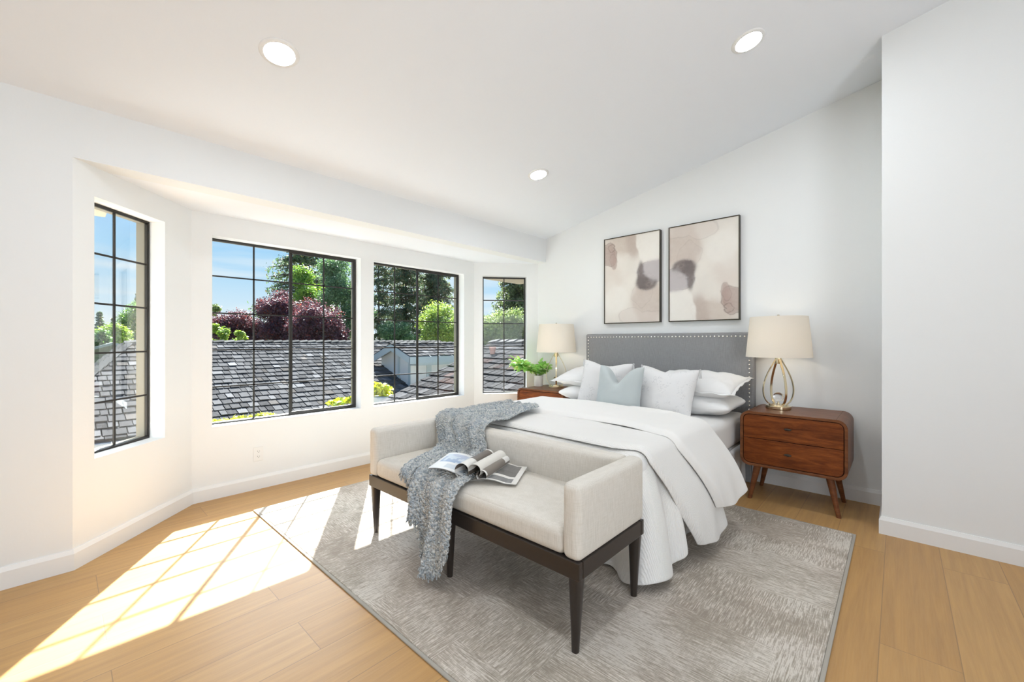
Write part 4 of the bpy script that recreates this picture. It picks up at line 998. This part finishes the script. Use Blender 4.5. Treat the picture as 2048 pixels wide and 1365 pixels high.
# ---- nearer roof outside the right end of the bay
near = thing('roof_wing', 'near weathered shake roof sloping below the right windows', 'roof', (-5, 5.2, -3.2))
NY, NZ, NP, NXL, NXR, NE = 7.1, 1.17, .377, -7.16, -2.9, 3.15
mb = MB(); shakes(mb, (NXL, NY, NZ), (1, 0, 0), (0, -1, -NP), NXR-NXL, (NY-NE)*math.hypot(1, NP), tone=.62, red=lambda u, s: (1.2 < u < 2.2 and .7 < s < 1.5) or (.5 < u < 1.1 and 1.0 < s < 2.2) or (3 < u < 3.8 and 1.6 < s < 2.4)); mb.build('shake_roof', M_('cedar_shake'), near)
zn = NZ-NP*(NY-NE)
mb = MB(); mb.hexa([(NXL+.01, NE, zn-.14), (NXR, NE, zn-.14), (NXR, NY, NZ-.14), (NXL+.01, NY, NZ-.14)], [(NXL+.01, NE, zn-.008), (NXR, NE, zn-.008), (NXR, NY, NZ-.008), (NXL+.01, NY, NZ-.008)])
mb.hexa([(NXL+.01, NY, NZ-.14), (NXR, NY, NZ-.14), (NXR, NY+2.5, NZ-1.1), (NXL+.01, NY+2.5, NZ-1.1)], [(NXL+.01, NY, NZ-.008), (NXR, NY, NZ-.008), (NXR, NY+2.5, NZ-.95), (NXL+.01, NY+2.5, NZ-.95)]); mb.build('roof_deck', M_('roof_felt') if 'roof_felt' in MATS else None, near)
mb = MB(); caps(mb, (NXL, NY, NZ), (NXR, NY, NZ), (0, -1, -NP), (0, 1, -NP), step=.27, w=.15, lift=.04); mb.build('ridge_cap', M_('cedar_shake'), near)
mb = MB(); mb.box((NXL+.3, NE+.4, -3.2), (NXL+.42, NY+2, zn-.1)); mb.box((NXL+.3, NE+.4, -3.2), (-4.4, NE+.52, zn-.02)); mb.build('wall', M_('house_stucco'), near)
pot_t = thing('roof_vent', 'small terracotta vent pot standing on the near shake roof', 'vent', (-6.45, 6.37, .90))
mb = MB(); mb.lathe([(.0, .0), (.050, .0), (.066, .105), (.074, .106), (.076, .150), (.062, .152), (.058, .12), (.0, .11)], (-6.45, 6.37, .915), 28, cap=False); mb.build('vent_pot', M_('terracotta'), pot_t, smooth=True, angle=40)

# ---- leaves
def leaf_cloud(cen, rad, n, size, cols, seed, aspect=1.7, shell=.35, droop=0.0):
    """n leaves scattered in ellipsoid clumps; returns vertices, quads, tints"""
    g = np.random.default_rng(seed); cen = np.array(cen, float); rad = np.array(rad, float)
    w = (rad.prod(1))**(2/3); clump = g.choice(len(cen), n, p=w/w.sum())
    v = g.normal(size=(n, 3)); v /= np.linalg.norm(v, axis=1)[:, None]
    p = cen[clump]+(v*(shell+(1-shell)*g.random(n)**.6)[:, None]+g.normal(size=(n, 3))*.22)*rad[clump]
    nrm = v*.8+g.normal(size=(n, 3))*.7+np.array((0, 0, .35)); nrm /= np.linalg.norm(nrm, axis=1)[:, None]
    t = np.cross(nrm, g.normal(size=(n, 3))); t[:, 2] -= droop; t -= nrm*(t*nrm).sum(1)[:, None]; t /= np.linalg.norm(t, axis=1)[:, None]; b = np.cross(nrm, t)
    s = size*(.6+.8*g.random(n)); L = (t.T*s*aspect/2).T; B = (b.T*s/2).T; up = (nrm.T*s*.12).T
    V = np.stack([p-L, p+B+up-L*.1, p+L, p-B+up-L*.1], 1).reshape(-1, 3)
    ci = g.choice(len(cols), n, p=np.array([c[3] for c in cols])/sum(c[3] for c in cols)); col = np.array([c[:3] for c in cols])[ci]*(.7+.6*g.random((n, 1)))
    return V, col
def cloud_mesh(name, V, col, parent, m='tree_leaf'):
    n = len(V)//4; me = bpy.data.meshes.new(name); me.vertices.add(4*n); me.vertices.foreach_set('co', V.astype('f').ravel())
    me.loops.add(4*n); me.loops.foreach_set('vertex_index', np.arange(4*n, dtype='i4')); me.polygons.add(n)
    me.polygons.foreach_set('loop_start', np.arange(0, 4*n, 4, dtype='i4')); me.polygons.foreach_set('loop_total', np.full(n, 4, 'i4')); me.update()
    a = me.color_attributes.new('tint', 'FLOAT_COLOR', 'CORNER'); a.data.foreach_set('color', np.repeat(np.c_[col.clip(0, 1), np.ones(n)], 4, 0).astype('f').ravel())
    me.materials.append(M_(m)); o = bpy.data.objects.new(name, me); C.objects.link(o); o.parent = parent; o.matrix_parent_inverse = parent.matrix_basis.inverted(); return o
def trunk(parent, base, top, r0, branches=()):
    mb = MB(); P = [base.lerp(top, q)+Vector((math.sin(q*5)*.06*r0*8, math.cos(q*4)*.05*r0*8, 0)) for q in np.linspace(0, 1, 9)]; mb.tube(P, [r0*(1-.75*q) for q in np.linspace(0, 1, 9)], 10); o = mb.build('trunk', M_('bark'), parent, smooth=True)
    for b in branches:
        mb = MB(); mb.tube([P[5], P[6].lerp(Vector(b), .5)+Vector((0, 0, -.1)), Vector(b)], [r0*.35, r0*.22, r0*.08], 6); mb.build('branch', M_('bark'), parent, smooth=True)
G_BR = ((.22,.36,.05,3), (.33,.45,.08,2), (.12,.24,.05,2)); G_MID = ((.11,.22,.06,3), (.20,.32,.09,2), (.07,.15,.05,2)); G_YEL = ((.30,.40,.06,3), (.20,.32,.06,2), (.42,.46,.10,1))
G_TEAL = ((.13,.23,.11,3), (.21,.32,.16,2), (.08,.15,.08,2)); PURP = ((.085,.028,.048,4), (.15,.055,.085,2), (.24,.05,.045,1), (.14,.085,.13,2)); OLIVE = ((.22,.28,.10,3), (.32,.36,.16,2), (.10,.15,.06,2))
def broad_tree(name, label, px, dist, ytop, ybot, hw, cols, n, leaf, seed, clumps=26, group=None):
    c = at(bear(px), dist); z1, z0 = hgt(ytop, dist), hgt(ybot, dist); w = hw*dist/837.0; h = (z1-z0)/2; cz = (z0+z1)/2
    t = thing(name, label, 'tree', (c.x, c.y, -3.2)); g = np.random.default_rng(seed); cen = []; rad = []
    for k in range(clumps):
        v = g.normal(size=3); v /= np.linalg.norm(v); f = .25+.55*g.random()**.5
        cen.append((c.x+v[0]*w*f, c.y+v[1]*w*f, cz+v[2]*h*f)); r = .24+.16*g.random(); rad.append((w*r, w*r, min(w, h)*r*.9))
    trunk(t, Vector((c.x, c.y, -3.2)), Vector((c.x+.1, c.y, cz+h*.3)), max(.06, w*.06), [cen[i] for i in range(0, min(clumps, 12), 2)])
    V, col = leaf_cloud(cen, rad, int(n*2.0), leaf*.68, cols, seed); cloud_mesh('foliage', V, col, t); return t
def conifer(name, label, px, dist, ytop, ybot, hw, cols, seed, whorls=26, per=7, needles=46, leaf=.16, rtop=.1, sparse=0, group=None):
    c = at(bear(px), dist); z1, z0 = hgt(ytop, dist), hgt(ybot, dist); w = hw*dist/837.0; g = np.random.default_rng(seed)
    t = thing(name, label, 'tree', (c.x, c.y, -3.2)); trunk(t, Vector((c.x, c.y, -3.2)), Vector((c.x, c.y, z1-.02*(z1-z0))), max(.07, w*.055))
    pts = []; bm_ = MB()
    for i in range(whorls):
        q = (i+g.random()*.6)/whorls; z = z0+(z1-z0)*q; R0 = w*(rtop+(1-rtop)*(1-q)**.8)
        for j in range(per):
            if g.random() < sparse: continue
            a = 2*math.pi*(j+g.random())/per+i; L = R0*(.55+.55*g.random()); dz = -.22*L+.25*L*q+g.normal()*.16*L
            e = np.array((math.cos(a)*L, math.sin(a)*L, dz)); b0 = np.array((c.x, c.y, z)); bm_.tube([tuple(b0), tuple(b0+e*.5+(0, 0, .05*L)), tuple(b0+e)], [.02*w+.01, .012*w+.006, .004], 4)
            m = int(needles*(.4+.6*L/w)); u = g.random(m)**.7
            sd = np.array((-math.sin(a), math.cos(a), 0)); p = b0+np.outer(u, e)+np.outer(g.normal(size=m)*.13*L*(.35+u*.5), sd); p[:, 2] += g.normal(size=m)*.075*L-.05*L*u+.04*L*np.sin(u*math.pi)
            pts.append(p)
    bm_.build('limbs', M_('bark'), t)
    p = np.concatenate(pts); n = len(p); V, col = leaf_cloud([(0, 0, 0)], [(1e-3, 1e-3, 1e-3)], n, leaf, cols, seed+1, aspect=2.6, droop=1.2)
    V = V.reshape(n, 4, 3)+p[:, None, :]; cloud_mesh('foliage', V.reshape(-1, 3), col, t); return t
CONI = ((.10,.16,.075,3), (.15,.20,.11,2), (.06,.10,.06,2), (.22,.18,.10,1)); CONB = ((.09,.14,.085,3), (.15,.19,.12,2), (.23,.17,.10,1), (.06,.09,.065,2))
conifer('conifer_tree', 'tall dark spruce behind the purple plum trees, crossing the middle post of the left window', 606, 34, 455, 690, 140, CONI, 41, whorls=22, per=8, needles=165, leaf=0.088, sparse=.15)
broad_tree('green_tree', 'bright yellow green tree in front of the tall spruce, right half of the left window', 622, 30, 526, 668, 46, G_BR, 10500, 0.133, 42)
broad_tree('green_tree', 'tall blue green tree filling the right edge of the left window', 690, 29, 492, 700, 58, G_TEAL, 11000, 0.125, 43, clumps=36)
broad_tree('purple_plum_tree', 'tall pointed purple leaved plum tree just left of the window post', 556, 25, 566, 720, 48, PURP, 13500, 0.094, 44, clumps=30)
broad_tree('purple_plum_tree', 'round purple leaved plum tree right of the window post, its red tips in the sun', 636, 24, 596, 722, 60, PURP, 15000, 0.094, 45, clumps=34)
broad_tree('purple_plum_tree', 'low purple leaved plum tree at the left edge of the left window', 468, 26, 614, 720, 58, PURP, 13500, 0.094, 46, clumps=34)
broad_tree('sapling', 'young yellow green tree above the roof ridge, leftmost in the left window', 436, 21, 636, 712, 20, G_YEL, 2250, 0.094, 47, clumps=16)
broad_tree('sapling', 'small yellow green treetop above the roof ridge, in front of the low plum tree', 476, 21, 648, 708, 16, G_YEL, 1200, 0.094, 48, clumps=12)
broad_tree('green_tree', 'pale green treetop far behind the low plum tree at the window edge', 430, 48, 606, 680, 18, OLIVE, 2400, 0.172, 49, clumps=12)
conifer('conifer_tree', 'tall slender conifer with bare trunk and gaps of sky, left in the right window', 758, 30, 440, 700, 44, CONB, 51, whorls=30, per=7, needles=127, leaf=0.072, rtop=.6, sparse=.42)
conifer('conifer_tree', 'big dark conifer left of the post in the right window', 812, 33, 400, 705, 52, CONB, 52, whorls=36, per=8, needles=187, leaf=0.076, rtop=.55, sparse=.27)
conifer('conifer_tree', 'brownish dark conifer right of the post in the right window', 872, 36, 455, 700, 58, CONB, 53, whorls=34, per=8, needles=187, leaf=0.084, rtop=.4, sparse=.2)
broad_tree('green_bush', 'sunlit yellow green bush above the gabled roof in the right window', 886, 22, 604, 712, 52, ((.30,.40,.08,3), (.42,.48,.14,2), (.17,.27,.07,2)), 13500, 0.086, 54, clumps=40)
broad_tree('green_bush', 'dark green bush low behind the white gable in the right window', 800, 27, 640, 715, 46, G_TEAL, 7500, 0.101, 55, clumps=24)
conifer('conifer_tree', 'large spreading conifer with dark trunk behind the hedge in the narrow right window', 1034, 24, 500, 690, 62, ((.13,.17,.075,3), (.19,.22,.10,2), (.08,.11,.055,2)), 56, whorls=30, per=8, needles=180, leaf=0.068, rtop=.35, sparse=.2)
broad_tree('hedge_bush', 'pale green leafy hedge above the near roof in the narrow right window', 1012, 15, 616, 712, 66, OLIVE, 13500, 0.058, 57, clumps=44)
broad_tree('green_tree', 'large light green tree in the narrow left window', 300, 32, 594, 712, 54, ((.16,.28,.08,3), (.26,.38,.11,2), (.09,.18,.08,2)), 18000, 0.117, 58, clumps=40)
conifer('conifer_tree', 'pointed dark conifer top behind the large light green tree, narrow left window', 281, 55, 578, 640, 17, CONI, 59, whorls=14, per=7, needles=45, leaf=0.200)
broad_tree('green_bush', 'sunny yellow green bush above the little gable, narrow left window', 226, 27, 648, 712, 36, G_YEL, 7500, 0.101, 60, clumps=26)
broad_tree('green_bush', 'dark green bush at the left edge of the narrow left window', 190, 24, 655, 715, 22, G_MID, 3750, 0.101, 61, clumps=16)
conifer('conifer_tree', 'distant dark conifer at the left edge of the narrow left window', 199, 70, 622, 690, 12, CONI, 62, whorls=12, per=7, needles=36, leaf=0.240)
conifer('conifer_tree', 'smallest distant conifer between two taller ones, narrow left window', 226, 75, 636, 690, 8, CONI, 63, whorls=10, per=6, needles=30, leaf=0.240)
conifer('conifer_tree', 'distant conifer just left of the grid bar, narrow left window', 243, 72, 631, 690, 9, CONI, 64, whorls=11, per=6, needles=33, leaf=0.240)
# small gabled house left of the long roof
c = at(bear(226), 24); sg = thing('neighbour_house', 'little sage green gable end with a vent beyond the long shake roof', 'house', (c.x, c.y, -3.2))
pz = hgt(685, 24); hw = 2.3
mb = MB(); mb.prism([(c.y-hw, -3.2), (c.y+hw, -3.2), (c.y+hw, pz-.12-.34*hw), (c.y, pz-.12), (c.y-hw, pz-.12-.34*hw)], 'x', c.x-5, c.x); mb.build('gable_wall', M_('sage_siding'), sg)
for s_ in (1, -1):
    mb = MB(); mb.hexa([(c.x-5, c.y, pz-.14), (c.x+.35, c.y, pz-.14), (c.x+.35, c.y+s_*(hw+.3), pz-.14-.34*(hw+.3)), (c.x-5, c.y+s_*(hw+.3), pz-.14-.34*(hw+.3))], [(c.x-5, c.y, pz), (c.x+.35, c.y, pz), (c.x+.35, c.y+s_*(hw+.3), pz-.34*(hw+.3)), (c.x-5, c.y+s_*(hw+.3), pz-.34*(hw+.3))]); mb.build('roof_slope', M_('fascia_paint'), sg)
mb = MB(); mb.box((c.x+.001, c.y+.10, pz-.48), (c.x+.03, c.y+.28, pz-.22)); mb.build('vent', M_('dark_gap'), sg)
# planter on a pier beside the near roof, moss in the gutter
pt = thing('planter', 'yellow green shrub in a pale stone trough beside the near roof', 'planter', (-7.48, 4.38, -3.2))
mb = MB(); mb.box((-7.66, 4.16, -3.2), (-7.30, 4.60, -.06)); mb.build('pier', M_('house_stucco'), pt)
mb = MB(); mb.hexa([(-7.64, 4.18, -.06), (-7.32, 4.18, -.06), (-7.32, 4.58, -.06), (-7.64, 4.58, -.06)], [(-7.68, 4.14, .11), (-7.28, 4.14, .11), (-7.28, 4.62, .11), (-7.68, 4.62, .11)]); mb.build('trough', M_('stone_trough'), pt, bevel=.02)
V, col = leaf_cloud([(-7.5, 4.38, .22), (-7.55, 4.25, .27), (-7.62, 4.08, .17), (-7.8, 3.75, .06), (-7.78, 3.55, .04), (-7.70, 3.9, .10)], [(.14, .16, .11), (.12, .13, .10), (.12, .14, .09), (.10, .16, .05), (.10, .17, .045), (.10, .14, .06)], 900, .055, ((.62,.60,.04,3), (.48,.52,.05,2), (.30,.40,.06,1)), 71); cloud_mesh('foliage', V, col, pt)
g = np.random.default_rng(5); n = 16; yy = np.linspace(1.6, 2.95, n)
V, col = leaf_cloud([(XEV+.02, y, ze+.02+.05*g.random()) for y in yy], [(.09, .12, .075)]*n, 3600, .04, ((.60,.60,.06,3), (.45,.50,.08,2), (.34,.34,.10,1)), 72)
ms = bpy.data.objects.new('moss_root', None); o = cloud_mesh('gutter_moss', V, col, ms); o.parent = None; bpy.data.objects.remove(ms)
o['kind'] = 'stuff'; o['label'] = 'yellow green moss growing in the gutter of the long shake roof'; o['category'] = 'moss'
